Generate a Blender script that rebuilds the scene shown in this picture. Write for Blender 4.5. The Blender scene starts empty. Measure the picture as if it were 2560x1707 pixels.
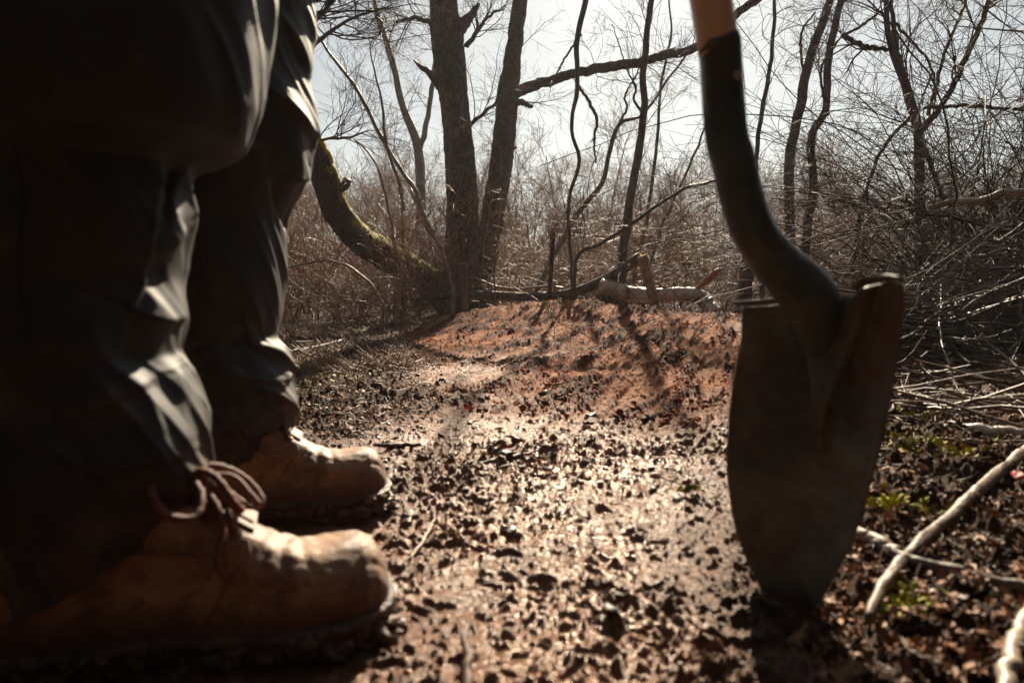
import bpy, math, random
import numpy as np
from mathutils import Vector
rng = np.random.default_rng(7)
random.seed(7)
C = bpy.context.scene.collection
SC = bpy.context.scene

# ---------------------------------------------------------------- camera
CAMZ = 0.29; FPX = 1707.0; PITCH = math.atan(133.5/FPX)
cam_d = bpy.data.cameras.new('camera'); cam = bpy.data.objects.new('camera', cam_d); C.objects.link(cam)
cam.location = (0, 0, CAMZ); cam.rotation_euler = (math.pi/2-PITCH, 0, 0)
cam_d.sensor_width = 36; cam_d.lens = 24; cam_d.clip_end = 600; cam_d.clip_start = 0.02
cam_d.dof.use_dof = True; cam_d.dof.focus_distance = 3.2; cam_d.dof.aperture_fstop = 5.6
SC.camera = cam
# ---------------------------------------------------------------- sky + sun
SUN_AZ = math.radians(10); SUN_EL = math.radians(32)   # to the right of the view axis (+Y)
w = bpy.data.worlds.new('World'); SC.world = w; w.use_nodes = True
nt = w.node_tree; bg = nt.nodes['Background']
sky = nt.nodes.new('ShaderNodeTexSky'); sky.sky_type = 'NISHITA'; sky.sun_disc = False
sky.sun_elevation = SUN_EL; sky.sun_rotation = SUN_AZ; sky.air_density = 1.0; sky.dust_density = 0.8; sky.ozone_density = 0.8
hs = nt.nodes.new('ShaderNodeHueSaturation'); hs.inputs['Saturation'].default_value = 0.55
ga = nt.nodes.new('ShaderNodeGamma'); ga.inputs[1].default_value = 0.80
nt.links.new(sky.outputs[0], ga.inputs[0]); nt.links.new(ga.outputs[0], hs.inputs['Color']); tn = nt.nodes.new('ShaderNodeMix'); tn.data_type = 'RGBA'; tn.blend_type = 'MULTIPLY'; tn.inputs[0].default_value = 1; tn.inputs[7].default_value = (.97, 1.015, 1.0, 1)
nt.links.new(hs.outputs[0], tn.inputs[6]); nt.links.new(tn.outputs[2], bg.inputs['Color'])
bg.inputs['Strength'].default_value = 0.046
sd = bpy.data.lights.new('sun', 'SUN'); sd.energy = 5.0; sd.angle = math.radians(0.9); sd.color = (1.0, 0.84, 0.63)
sun = bpy.data.objects.new('sun', sd); C.objects.link(sun)
sv = Vector((math.sin(SUN_AZ)*math.cos(SUN_EL), math.cos(SUN_AZ)*math.cos(SUN_EL), math.sin(SUN_EL)))
sun.rotation_euler = sv.to_track_quat('Z', 'Y').to_euler(); sun.location = (3, 8, 6)
SC.view_settings.view_transform = 'Standard'; SC.view_settings.look = 'None'
SC.view_settings.exposure = 1.3; SC.view_settings.gamma = 1
SC.render.engine = 'CYCLES'

# ---------------------------------------------------------------- helpers
def W(px, py, Y):
    """point seen at photo pixel (2560 wide) at forward distance Y"""
    u = (px-1280)/FPX; v = (853.5-py)/FPX
    c, s = math.cos(PITCH), math.sin(PITCH)
    dy = c + v*s; dz = -s + v*c
    k = Y/dy
    return np.array([u*k, Y, CAMZ+dz*k])
def G(px, py, z=0.0):
    u = (px-1280)/FPX; v = (853.5-py)/FPX
    c, s = math.cos(PITCH), math.sin(PITCH)
    dy = c + v*s; dz = -s + v*c
    k = (z-CAMZ)/dz
    return np.array([u*k, dy*k, z])

def _hash(ix, iy, seed):
    h = (ix.astype(np.int64)*374761393 + iy.astype(np.int64)*668265263 + seed*974634777) & 0xFFFFFFFF
    h = ((h ^ (h >> 13))*1274126177) & 0xFFFFFFFF
    return ((h ^ (h >> 16)) & 0xFFFF)/65535.0
def noise2(x, y, seed=0):
    ix = np.floor(x); iy = np.floor(y); fx = x-ix; fy = y-iy
    def g(dx, dy):
        a = _hash(ix+dx, iy+dy, seed)*6.2831853
        return np.cos(a)*(fx-dx)+np.sin(a)*(fy-dy)
    u = fx*fx*fx*(fx*(fx*6-15)+10); v = fy*fy*fy*(fy*(fy*6-15)+10)
    a = g(0, 0); b = g(1, 0); c = g(0, 1); d = g(1, 1)
    return ((a*(1-u)+b*u)*(1-v)+(c*(1-u)+d*u)*v)*1.5
def fbm(x, y, seed, o=3):
    t = 0; a = 1.0
    for i in range(o):
        t = t+a*noise2(x*2**i, y*2**i, seed+i*17); a *= .5
    return t
def sstep(a, b, x):
    t = np.clip((x-a)/(b-a), 0, 1); return t*t*(3-2*t)

def mk(name, V, Q=None, T=None, mat=None, parent=None, smooth=True):
    me = bpy.data.meshes.new(name)
    V = np.asarray(V, dtype=np.float32).reshape(-1, 3)
    loops = []; starts = []; n = 0
    if Q is not None and len(Q):
        Q = np.asarray(Q, dtype=np.int32); loops.append(Q.ravel()); starts.append(np.arange(len(Q))*4); n += len(Q)*4
    if T is not None and len(T):
        T = np.asarray(T, dtype=np.int32); loops.append(T.ravel()); starts.append(n+np.arange(len(T))*3)
    L = np.concatenate(loops).astype(np.int32); S = np.concatenate(starts).astype(np.int32)
    me.vertices.add(len(V)); me.vertices.foreach_set('co', V.ravel())
    me.loops.add(len(L)); me.loops.foreach_set('vertex_index', L)
    me.polygons.add(len(S)); me.polygons.foreach_set('loop_start', S)
    me.update(calc_edges=True); me.validate()
    if smooth: me.polygons.foreach_set('use_smooth', np.ones(len(me.polygons), dtype=bool))
    if mat: me.materials.append(mat)
    o = bpy.data.objects.new(name, me); C.objects.link(o)
    if parent: o.parent = parent
    return o
def empty(name, loc=(0, 0, 0), rz=0):
    o = bpy.data.objects.new(name, None); C.objects.link(o); o.location = loc; o.rotation_euler = (0, 0, rz)
    o.empty_display_size = .1; return o
def tag(o, label=None, cat=None, group=None, kind=None):
    if label: o['label'] = label
    if cat: o['category'] = cat
    if group: o['group'] = group
    if kind: o['kind'] = kind
    return o
def rebase(o, loc):
    """move the origin of a mesh thing to its base, geometry stays"""
    loc = Vector([float(a) for a in loc]); o.data.transform(__import__('mathutils').Matrix.Translation(-loc)); o.location = loc

# ---- batched tubes: P (n,k,3), R (n,k)
def tubes(P, R, sides, cap=False):
    P = np.asarray(P, float); R = np.asarray(R, float); n, k, _ = P.shape
    T = np.gradient(P, axis=1); T /= np.linalg.norm(T, axis=2, keepdims=True)+1e-9
    m = np.abs(T.mean(axis=1)); ref = np.zeros((n, 3)); ref[np.arange(n), np.argmin(m, axis=1)] = 1
    A = np.cross(T, ref[:, None, :]); A /= np.linalg.norm(A, axis=2, keepdims=True)+1e-9
    B = np.cross(T, A)
    a = np.arange(sides)/sides*2*np.pi
    V = P[:, :, None, :]+R[:, :, None, None]*(np.cos(a)[None, None, :, None]*A[:, :, None, :]+np.sin(a)[None, None, :, None]*B[:, :, None, :])
    base = (np.arange(n)*k*sides)[:, None, None]; row = (np.arange(k-1)*sides)[None, :, None]; j = np.arange(sides)[None, None, :]
    j2 = (j+1) % sides
    Q = np.stack([base+row+j, base+row+j2, base+row+sides+j2, base+row+sides+j], axis=-1).reshape(-1, 4)
    V = V.reshape(-1, 3); Tr = None
    if cap:
        c0 = len(V); V = np.concatenate([V, P[:, 0], P[:, -1]])
        i = np.arange(n)
        t1 = np.stack([np.repeat((c0+i)[:, None], sides, 1), (i*k*sides)[:, None]+j2[0], (i*k*sides)[:, None]+j[0]], -1).reshape(-1, 3)
        e = (i*k*sides+(k-1)*sides)[:, None]
        t2 = np.stack([np.repeat((c0+n+i)[:, None], sides, 1), e+j[0], e+j2[0]], -1).reshape(-1, 3)
        Tr = np.concatenate([t1, t2])
    return V, Q, Tr
def join(parts):
    V = []; Q = []; T = []; n = 0
    for v, q, t in parts:
        V.append(v)
        if q is not None: Q.append(q+n)
        if t is not None: T.append(t+n)
        n += len(v)
    return np.concatenate(V), (np.concatenate(Q) if Q else None), (np.concatenate(T) if T else None)
def rn(*s): return rng.standard_normal(s)
def unit(v): return v/(np.linalg.norm(v, axis=-1, keepdims=True)+1e-9)
def grow(S, D, L, k, wander, trop=(0, 0, 0)):
    n = len(S); P = np.zeros((n, k, 3)); P[:, 0] = S; D = unit(np.array(D, float)); L = np.asarray(L).reshape(-1, 1); bend = rn(n, 3)*wander*.45
    for i in range(1, k):
        D = unit(D+rn(n, 3)*wander+bend+np.asarray(trop)); P[:, i] = P[:, i-1]+D*L/(k-1)
    return P
def kids(P, R, m, t0, t1, ang, length, k, wander, trop=(0, 0, 0), rf=.6, rmin=.0008, rmax=None, lt=True):
    """m children on each polyline"""
    n, K, _ = P.shape
    pi = np.repeat(np.arange(n), m); t = rng.uniform(t0, t1, n*m)*(K-1); i = np.minimum(t.astype(int), K-2); f = (t-i)[:, None]
    S = P[pi, i]*(1-f)+P[pi, i+1]*f; T = unit(P[pi, i+1]-P[pi, i]); r = R[pi, i]*(1-f[:, 0])+R[pi, i+1]*f[:, 0]
    pr = rn(n*m, 3); pr = unit(pr-(pr*T).sum(1, keepdims=True)*T)
    a = np.radians(ang)*rng.uniform(.7, 1.25, n*m)[:, None]
    D = T*np.cos(a)+pr*np.sin(a)
    L = length*rng.uniform(.45, 1.25, n*m)*(1.15-.6*t/(K-1) if lt else 1)
    Pc = grow(S, D, L, k, wander, trop)
    r0 = np.maximum(r*rf, rmin*1.3)
    if rmax: r0 = np.minimum(r0, rmax)
    u = np.linspace(0, 1, k)[None, :]
    Rc = r0[:, None]*(1-u)+rmin*u
    return Pc, Rc
def crom(pts, k):
    pts = np.asarray(pts, float); n = len(pts)
    q = np.concatenate([[2*pts[0]-pts[1]], pts, [2*pts[-1]-pts[-2]]])
    seg = np.linalg.norm(np.diff(pts[:, :3], axis=0), axis=1); cum = np.concatenate([[0], np.cumsum(seg)])
    s = np.linspace(0, cum[-1], k); i = np.clip(np.searchsorted(cum, s, side='right')-1, 0, n-2); t = ((s-cum[i])/(seg[i]+1e-9))[:, None]
    p0, p1, p2, p3 = q[i], q[i+1], q[i+2], q[i+3]
    return .5*((2*p1)+(-p0+p2)*t+(2*p0-5*p1+4*p2-p3)*t*t+(-p0+3*p1-3*p2+p3)*t**3)

# ---------------------------------------------------------------- materials
def mat(name):
    m = bpy.data.materials.new(name); m.use_nodes = True; t = m.node_tree
    return m, t, t.nodes['Principled BSDF']
def nd(t, typ, **kw):
    n = t.nodes.new(typ)
    for k, v in kw.items():
        if k in n.inputs: n.inputs[k].default_value = v
        else: setattr(n, k, v)
    return n
def ramp(t, src, stops):
    r = t.nodes.new('ShaderNodeValToRGB'); e = r.color_ramp.elements
    while len(e) < len(stops): e.new(0.5)
    for i, (p, c) in enumerate(stops):
        e[i].position = p; e[i].color = (c[0], c[1], c[2], 1) if hasattr(c, '__len__') else (c, c, c, 1)
    t.links.new(src, r.inputs[0]); return r.outputs[0]
def mix(t, fac, a, b):
    m = t.nodes.new('ShaderNodeMix'); m.data_type = 'RGBA'
    for s, v in ((m.inputs[0], fac), (m.inputs[6], a), (m.inputs[7], b)):
        if isinstance(v, (int, float)): s.default_value = v
        elif isinstance(v, tuple): s.default_value = (*v, 1)
        else: t.links.new(v, s)
    return m.outputs[2]
def bump(t, b, h, strength=.5, dist=.01):
    n = nd(t, 'ShaderNodeBump', Strength=strength, Distance=dist); t.links.new(h, n.inputs['Height']); t.links.new(n.outputs[0], b.inputs['Normal']); return n
def coords(t, scale=(1, 1, 1)):
    g = t.nodes.new('ShaderNodeNewGeometry'); m = nd(t, 'ShaderNodeMapping'); m.inputs['Scale'].default_value = scale
    tc = t.nodes.new('ShaderNodeTexCoord'); t.links.new(tc.outputs['Object'], m.inputs[0]); return m.outputs[0]
def nz(t, vec, scale, detail=4, rough=.6):
    n = nd(t, 'ShaderNodeTexNoise', Scale=scale, Detail=detail, Roughness=rough); t.links.new(vec, n.inputs['Vector']); return n.outputs['Fac']
def math_(t, op, a, b=None):
    n = t.nodes.new('ShaderNodeMath'); n.operation = op
    for s, v in zip(n.inputs, (a, b)):
        if v is None: continue
        if isinstance(v, (int, float)): s.default_value = v
        else: t.links.new(v, s)
    return n.outputs[0]

def simple(name, c1, c2, scale=40, rough=.6, bscale=120, bs=.4, bd=.003, spec=.5, stretch=(1, 1, 1), metal=0):
    m, t, b = mat(name); v = coords(t, stretch)
    t.links.new(ramp(t, nz(t, v, scale), [(.35, c1), (.65, c2)]), b.inputs['Base Color'])
    b.inputs['Roughness'].default_value = rough; b.inputs['Specular IOR Level'].default_value = spec; b.inputs['Metallic'].default_value = metal
    bump(t, b, nz(t, v, bscale, 3), bs, bd); return m

def plates(name, c1, c2, dark, scale, zs, rough=.75, moss=False):
    m, t, b = mat(name); v = coords(t, (1, 1, zs))
    wv = nz(t, v, scale*1.1, 3)
    add = nd(t, 'ShaderNodeVectorMath', operation='MULTIPLY_ADD'); t.links.new(wv, add.inputs[0]); add.inputs[1].default_value = (2.2/scale,)*3; t.links.new(v, add.inputs[2])
    vo = nd(t, 'ShaderNodeTexVoronoi', Scale=scale, feature='DISTANCE_TO_EDGE'); t.links.new(add.outputs[0], vo.inputs['Vector'])
    vc = nd(t, 'ShaderNodeTexVoronoi', Scale=scale); t.links.new(add.outputs[0], vc.inputs['Vector'])
    sep = nd(t, 'ShaderNodeSeparateColor'); t.links.new(vc.outputs['Color'], sep.inputs[0])
    edge = ramp(t, vo.outputs[0], [(.02, 0), (.16, 1)])
    cc = mix(t, sep.outputs[0], c1, c2)
    cc = mix(t, math_(t, 'MULTIPLY', nz(t, v, scale*6, 3), .5), cc, dark)
    cc = mix(t, edge, dark, cc)
    h = math_(t, 'ADD', edge, math_(t, 'MULTIPLY', nz(t, v, scale*5, 4), .6))
    if moss:
        g = t.nodes.new('ShaderNodeNewGeometry'); sx = nd(t, 'ShaderNodeSeparateXYZ'); t.links.new(g.outputs['Normal'], sx.inputs[0])
        f = math_(t, 'ADD', math_(t, 'ADD', sx.outputs['Z'], math_(t, 'MULTIPLY', sx.outputs['X'], .55)), math_(t, 'MULTIPLY', math_(t, 'SUBTRACT', nz(t, v, 14, 4), .5), 2.4))
        f = ramp(t, f, [(.30, 0), (.50, 1)])
        mc = ramp(t, nz(t, v, 45, 3), [(.35, (.10, .11, .008)), (.65, (.50, .36, .012))])
        cc = mix(t, f, cc, mc)
    t.links.new(cc, b.inputs['Base Color']); b.inputs['Roughness'].default_value = rough; b.inputs['Specular IOR Level'].default_value = .3
    bump(t, b, h, .9, .010); return m

M_pine = plates('pine_bark', (.075, .040, .022), (.20, .125, .078), (.010, .005, .003), 24, .45)
M_moss = plates('mossy_bark', (.11, .06, .04), (.16, .09, .06), (.03, .018, .013), 45, .5, moss=True)
M_red = plates('reddish_bark', (.085, .036, .022), (.15, .070, .044), (.02, .010, .007), 34, .45)
M_dark = simple('dark_bark', (.035, .024, .019), (.10, .07, .055), 18, .6, 70, .6, .004)
M_sap = simple('sapling_bark', (.06, .045, .035), (.14, .105, .08), 22, .5, 90, .5, .003)
M_twig = simple('twig_bark', (.032, .016, .010), (.10, .054, .032), 3, .6, 60, .2, .001, .2)
M_thick = simple('thicket_twigs', (.11, .044, .018), (.32, .155, .070), 1.5, .55, 60, .2, .001, .45)
M_far = simple('far_twigs', (.13, .055, .024), (.26, .130, .062), 1.2, .65, 40, .1, .001, .3)
M_pale = simple('pale_bark', (.18, .13, .09), (.40, .32, .24), 25, .5, 90, .5, .003)
M_grey = simple('grey_driftwood', (.065, .042, .028), (.22, .155, .11), 12, .55, 60, .7, .004, .4, (1, 1, .3))
M_cut = simple('fresh_cut_wood', (.42, .20, .09), (.60, .36, .18), 60, .6, 100, .4, .002)
M_snap = simple('splintered_wood', (.22, .075, .03), (.42, .17, .07), 60, .6, 100, .6, .004)
M_litter = simple('dead_leaf', (.09, .036, .017), (.36, .18, .095), 22, .6, 150, .5, .001, .2)
M_redleaf = simple('red_leaf', (.42, .02, .012), (.55, .06, .02), 30, .45, 100, .3, .001)
M_yel = simple('moss_green', (.16, .17, .012), (.50, .44, .03), 50, .7, 200, .6, .002)
M_clod = simple('clod_soil', (.035, .015, .009), (.10, .04, .020), 30, .42, 260, .9, .003, .55)
M_rclod = simple('red_clay_crumb', (.15, .034, .012), (.36, .095, .030), 22, .8, 220, .9, .003, .35)

def birch():
    m, t, b = mat('birch_bark'); v = coords(t, (1, 1, 1)); 
    n = nz(t, v, 9, 5); c = ramp(t, n, [(.40, (.06, .04, .03)), (.47, (.40, .33, .27)), (.6, (.62, .56, .50))])
    c = mix(t, math_(t, 'MULTIPLY', nz(t, v, 40, 3), .4), c, (.30, .18, .12))
    t.links.new(c, b.inputs['Base Color']); b.inputs['Roughness'].default_value = .5
    bump(t, b, nz(t, v, 60, 4), .5, .004); return m
M_birch = birch()

def fabric():
    m, t, b = mat('dark_trouser_cloth'); v = coords(t)
    n = nz(t, v, 9, 5, .7)
    c = ramp(t, n, [(.3, (.007, .0068, .0075)), (.7, (.012, .011, .013))])
    # dried mud smears, denser towards the hem (wear, not shade)
    sx = nd(t, 'ShaderNodeSeparateXYZ'); t.links.new(v, sx.inputs[0])
    low = nd(t, 'ShaderNodeMapRange'); t.links.new(sx.outputs['Z'], low.inputs[0])
    low.inputs[1].default_value = .30; low.inputs[2].default_value = .08; low.inputs[3].default_value = 0; low.inputs[4].default_value = .42
    f = ramp(t, math_(t, 'ADD', nz(t, v, 16, 5, .7), math_(t, 'MULTIPLY', low.outputs[0], .5)), [(.60, 0), (.76, .6)])
    c = mix(t, f, c, (.10, .055, .035))
    t.links.new(c, b.inputs['Base Color']); b.inputs['Roughness'].default_value = .64; b.inputs['Specular IOR Level'].default_value = .55
    b.inputs['Sheen Weight'].default_value = .0; b.inputs['Sheen Roughness'].default_value = .5
    bump(t, b, math_(t, 'ADD', nz(t, v, 900, 2), math_(t, 'MULTIPLY', nz(t, v, 60, 3), 1.2)), .22, .0015); return m
M_cloth = fabric()

def leather():
    m, t, b = mat('wheat_nubuck'); v = coords(t)
    c = ramp(t, nz(t, v, 14, 5, .65), [(.3, (.17, .078, .030)), (.55, (.33, .18, .085)), (.8, (.46, .28, .145))])
    sp = ramp(t, nz(t, v, 85, 3, .6), [(.60, 0), (.68, .8)])
    c = mix(t, sp, c, (.09, .035, .018))
    mud = ramp(t, nz(t, v, 22, 6, .75), [(.46, 0), (.60, .8)])
    c = mix(t, mud, c, (.10, .040, .018))
    sx = nd(t, 'ShaderNodeSeparateXYZ'); t.links.new(v, sx.inputs[0])
    lo = nd(t, 'ShaderNodeMapRange'); t.links.new(math_(t, 'ADD', sx.outputs['Z'], math_(t, 'MULTIPLY', math_(t, 'SUBTRACT', nz(t, v, 40, 4), .5), .035)), lo.inputs[0])
    lo.inputs[1].default_value = .060; lo.inputs[2].default_value = .036; lo.inputs[3].default_value = 0; lo.inputs[4].default_value = .9
    c = mix(t, lo.outputs[0], c, (.075, .032, .018))
    t.links.new(c, b.inputs['Base Color']); b.inputs['Roughness'].default_value = .55; b.inputs['Specular IOR Level'].default_value = .4
    b.inputs['Sheen Weight'].default_value = .15
    bump(t, b, math_(t, 'ADD', nz(t, v, 350, 3), math_(t, 'MULTIPLY', nz(t, v, 45, 3), 1.5)), .5, .0015); return m
M_boot = leather()
M_sole = simple('muddy_rubber', (.035, .018, .012), (.11, .05, .03), 30, .45, 160, 1, .006)
M_welt = simple('pale_rubber_edge', (.30, .22, .16), (.60, .52, .44), 40, .5, 160, .5, .002)
M_lace = simple('brown_lace', (.10, .028, .014), (.20, .065, .032), 120, .6, 900, 1, .001)
M_ring = simple('brass_eyelet', (.10, .07, .05), (.3, .2, .1), 60, .35, 100, .1, .001, .5, (1, 1, 1), .8)

def rust(name, base1, base2, rough=.5):
    m, t, b = mat(name); v = coords(t)
    c = ramp(t, nz(t, v, 9, 6, .65), [(.40, base1), (.60, base2)])
    r = ramp(t, nz(t, v, 10, 8, .75), [(.50, 0), (.66, .85)])
    c = mix(t, r, c, (.13, .042, .019))
    r2 = ramp(t, nz(t, v, 45, 5, .7), [(.55, 0), (.68, .7)])
    c = mix(t, r2, c, (.075, .06, .05))
    t.links.new(c, b.inputs['Base Color'])
    t.links.new(ramp(t, nz(t, v, 12, 6, .7), [(.45, rough), (.6, .8)]), b.inputs['Roughness'])
    b.inputs['Metallic'].default_value = .1
    bump(t, b, math_(t, 'ADD', nz(t, v, 70, 5), math_(t, 'MULTIPLY', nz(t, v, 300, 3), .4)), .6, .002); return m
M_blade = rust('rusty_painted_steel', (.062, .074, .070), (.16, .18, .158), .5)
M_sock = rust('dark_painted_steel', (.040, .062, .068), (.10, .135, .14), .3)
M_rivet = simple('steel_rivet', (.2, .2, .18), (.35, .34, .3), 100, .3, 200, .2, .001, .5, (1, 1, 1), .9)
M_shaft = simple('ash_wood_shaft', (.66, .46, .32), (.80, .60, .44), 18, .4, 90, .4, .001, .5, (4, 4, .25))

# ---------------------------------------------------------------- ground
_crest = crom([[*W(905, 850, 4.0)[:2], 0.0], [*W(1010, 0, 4.3)[:2], .06], [*W(1200, 0, 4.65)[:2], .175], [*W(1430, 0, 4.7)[:2], .245], [*W(1560, 0, 4.45)[:2], .215],
               [*W(1720, 0, 4.1)[:2], .170], [1.30, 3.5, .19], [1.46, 2.9, .225], [1.50, 2.2, .21], [1.42, 1.6, .13], [1.30, 1.1, 0]], 60)
def berm(x, y):
    """height, distance to the crest, side (+ inner), arc coordinate"""
    shp = x.shape; xx = x.ravel(); yy = y.ravel()
    bd = np.full(xx.shape, 1e9); bh = np.zeros(xx.shape); bs = np.zeros(xx.shape); bu = np.zeros(xx.shape); cum = 0
    sel = (xx > -3.5) & (xx < 4) & (yy > .2) & (yy < 8); X = xx[sel]; Y = yy[sel]
    d0 = np.full(X.shape, 1e9); h0 = np.zeros(X.shape); s0 = np.zeros(X.shape); u0 = np.zeros(X.shape); wa = np.zeros(X.shape); wh = np.zeros(X.shape)
    for i in range(len(_crest)-1):
        a = _crest[i]; b = _crest[i+1]; e = b[:2]-a[:2]; L = np.hypot(*e)
        t = np.clip(((X-a[0])*e[0]+(Y-a[1])*e[1])/L**2, 0, 1)
        px = a[0]+t*e[0]; py = a[1]+t*e[1]; d = np.hypot(X-px, Y-py); q = d < d0; wi = L/(d+.04)**4; wa += wi; wh += wi*(a[2]+t*(b[2]-a[2]))
        d0[q] = d[q]; h0[q] = (a[2]+t*(b[2]-a[2]))[q]; s0[q] = -np.sign((X-a[0])*(-e[1])+(Y-a[1])*e[0])[q]; u0[q] = cum+(t*L)[q]; cum += L
    bd[sel] = d0; bh[sel] = wh/wa; bs[sel] = s0; bu[sel] = u0
    return bd.reshape(shp), bh.reshape(shp), bs.reshape(shp), bu.reshape(shp)
def coarse(x, y, full=False):
    x = np.asarray(x, float); y = np.asarray(y, float)
    d, h, s, u = berm(x, y)
    t = np.clip(d/1.55, 0, 1); inn = (1-t)**1.6*(1-.25*np.exp(-(d/.10)**2)); out = np.exp(-(d/.38)**2)*.75
    z = np.where(s > 0, h*inn, h*out)
    rr = np.hypot(x, y)
    z = z+.018*noise2(x*.8, y*.8, 3)*sstep(.8, 2.5, rr)+.12*noise2(x*.12, y*.12, 5)*sstep(8, 16, rr)
    z = z+.05*sstep(1.9, 4, x)*sstep(3.2, 1.5, y)*0
    if full: return z, d, h, s, u
    return z
def Hs(x, y): return float(coarse(np.array([x]), np.array([y]))[0])

def masks(x, y, d, h, s):
    """face: packed clay of the berm; lit: leaf litter; wet: trampled wet trail"""
    wb = .35*fbm(x*2.2, y*2.2, 13, 3); face = np.where(s > 0, 1-sstep(.8, 2.5, d+wb), 1-sstep(.15, .5, d))*sstep(.004, .035, h)*(1-sstep(1.0, 1.35, x+wb*.6))*sstep(1.15, 1.75, y+wb*.7)
    wob = .25*noise2(x*1.7, y*1.7, 11)
    right = sstep(.10, .42, x-.18*(y-.6)-.02+wob*.6)*(1-face)*(1-sstep(3.2, 4.2, y))
    left = sstep(.45, .0, x+.30+.13*y+wob*1.3)*sstep(1.0, 1.6, y)
    beyond = sstep(4.1, 4.9, y+wob*.8)*(1-face)
    lit = np.clip(right+left+beyond, 0, 1)
    out = sstep(4.6, 5.6, np.hypot(x, y)); lit = np.maximum(lit, out*(1-face))
    return face, lit
def ground():
    th = np.concatenate([np.radians(np.linspace(-46, 46, 1300)), np.radians(np.linspace(46, 314, 130))[1:-1]])
    r = np.concatenate([np.exp(np.arange(math.log(.14), math.log(7), .0033)), np.exp(np.linspace(math.log(7), math.log(70), 150))[1:]])
    RR, TH = np.meshgrid(r, th, indexing='ij'); X = RR*np.sin(TH); Y = RR*np.cos(TH)
    z, d, h, s, u = coarse(X, Y, True)
    face, lit = masks(X, Y, d, h, s)
    near = sstep(9, 4, RR)
    wx = X+.02*noise2(X*9, Y*9, 21); wy = Y+.02*noise2(X*9, Y*9, 22)
    rough = np.clip(.55+.9*noise2(X*2.3, Y*2.3, 31)+.5*lit, .40, 1.25)*(1-.7*face)
    n1 = fbm(wx*11, wy*14, 41, 2); n2 = fbm(wx*34, wy*42, 47, 2); n3 = noise2(wx*95, wy*110, 53); n4 = noise2(wx*230, wy*240, 59)
    det = rough*(.0095*n1+.0080*np.maximum(n2, -.2)+.0066*np.maximum(n3, -.1)+.0030*n4)+.0022*n3*(1-face)+.004*noise2(X*5, Y*5, 61)
    cl = sstep(.32, .55, fbm(wx*26, wy*26, 71, 2))*rough*.009
    # striations raked down the berm face
    ac = X*.93-Y*.36; al = X*.36+Y*.93; st = fbm(ac*15+noise2(X*2, Y*2, 80)*.6, al*1.5, 81, 2); st2 = fbm(ac*46, al*5, 85, 2)
    stri = face*(.029*np.maximum(st, -.25)+.020*np.maximum(st2, -.1)+.006*np.maximum(n3, -.1))*sstep(.0, .12, d)+face*.0035*n2
    z = z+near*(det+cl+stri)+(1-near)*.03*noise2(X*2, Y*2, 91)
    # blade bite and pressed footprints
    tip = G(1985, 1560); bite = np.exp(-(((X-tip[0])/.07)**2+((Y-tip[1]+.03)/.075)**2)); z = z*(1-.8*bite)-.010*bite+.006*np.exp(-(((X-tip[0])/.05)**2+((Y-tip[1]-.03)/.012)**2))
    V = np.stack([X, Y, z], -1); nr, nc = X.shape
    i = np.arange(nr-1)[:, None]; j = np.arange(nc)[None, :]; j2 = (j+1) % nc
    Q = np.stack([i*nc+j, (i+1)*nc+j, (i+1)*nc+j2, i*nc+j2], -1).reshape(-1, 4)[:, ::-1]
    T = np.stack([np.full(nc, nr*nc), np.arange(nc), (np.arange(nc)+1) % nc], -1)
    V = np.concatenate([V.reshape(-1, 3), [[0, 0, 0]]])
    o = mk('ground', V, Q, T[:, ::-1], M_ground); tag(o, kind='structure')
    def attr(n, a):
        at = o.data.attributes.new(n, 'FLOAT', 'POINT'); at.data.foreach_set('value', np.concatenate([a.ravel(), [0]]).astype(np.float32))
    attr('face', face); attr('litter', lit); attr('clod', np.clip(near*(.5+18*(det+cl)/.02*.05)+near*cl*50, 0, 1))
    attr('glare_slick', np.exp(-((X-.02-.06*Y+.10*noise2(X*3, Y*3, 301))/.24)**2)*sstep(2.6, 1.2, Y)*(1-lit)*np.clip(.9+.9*noise2(X*7, Y*7, 302), 0, 1)); attr('ruddy', np.exp(-d/1.6)*sstep(.6, 1.5, Y)*(1-.6*lit)+.22); attr('rake', np.clip(.5+.9*st+.5*st2, 0, 1))  # centre streak: smoother wet clay plus painted glare
    return o
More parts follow.
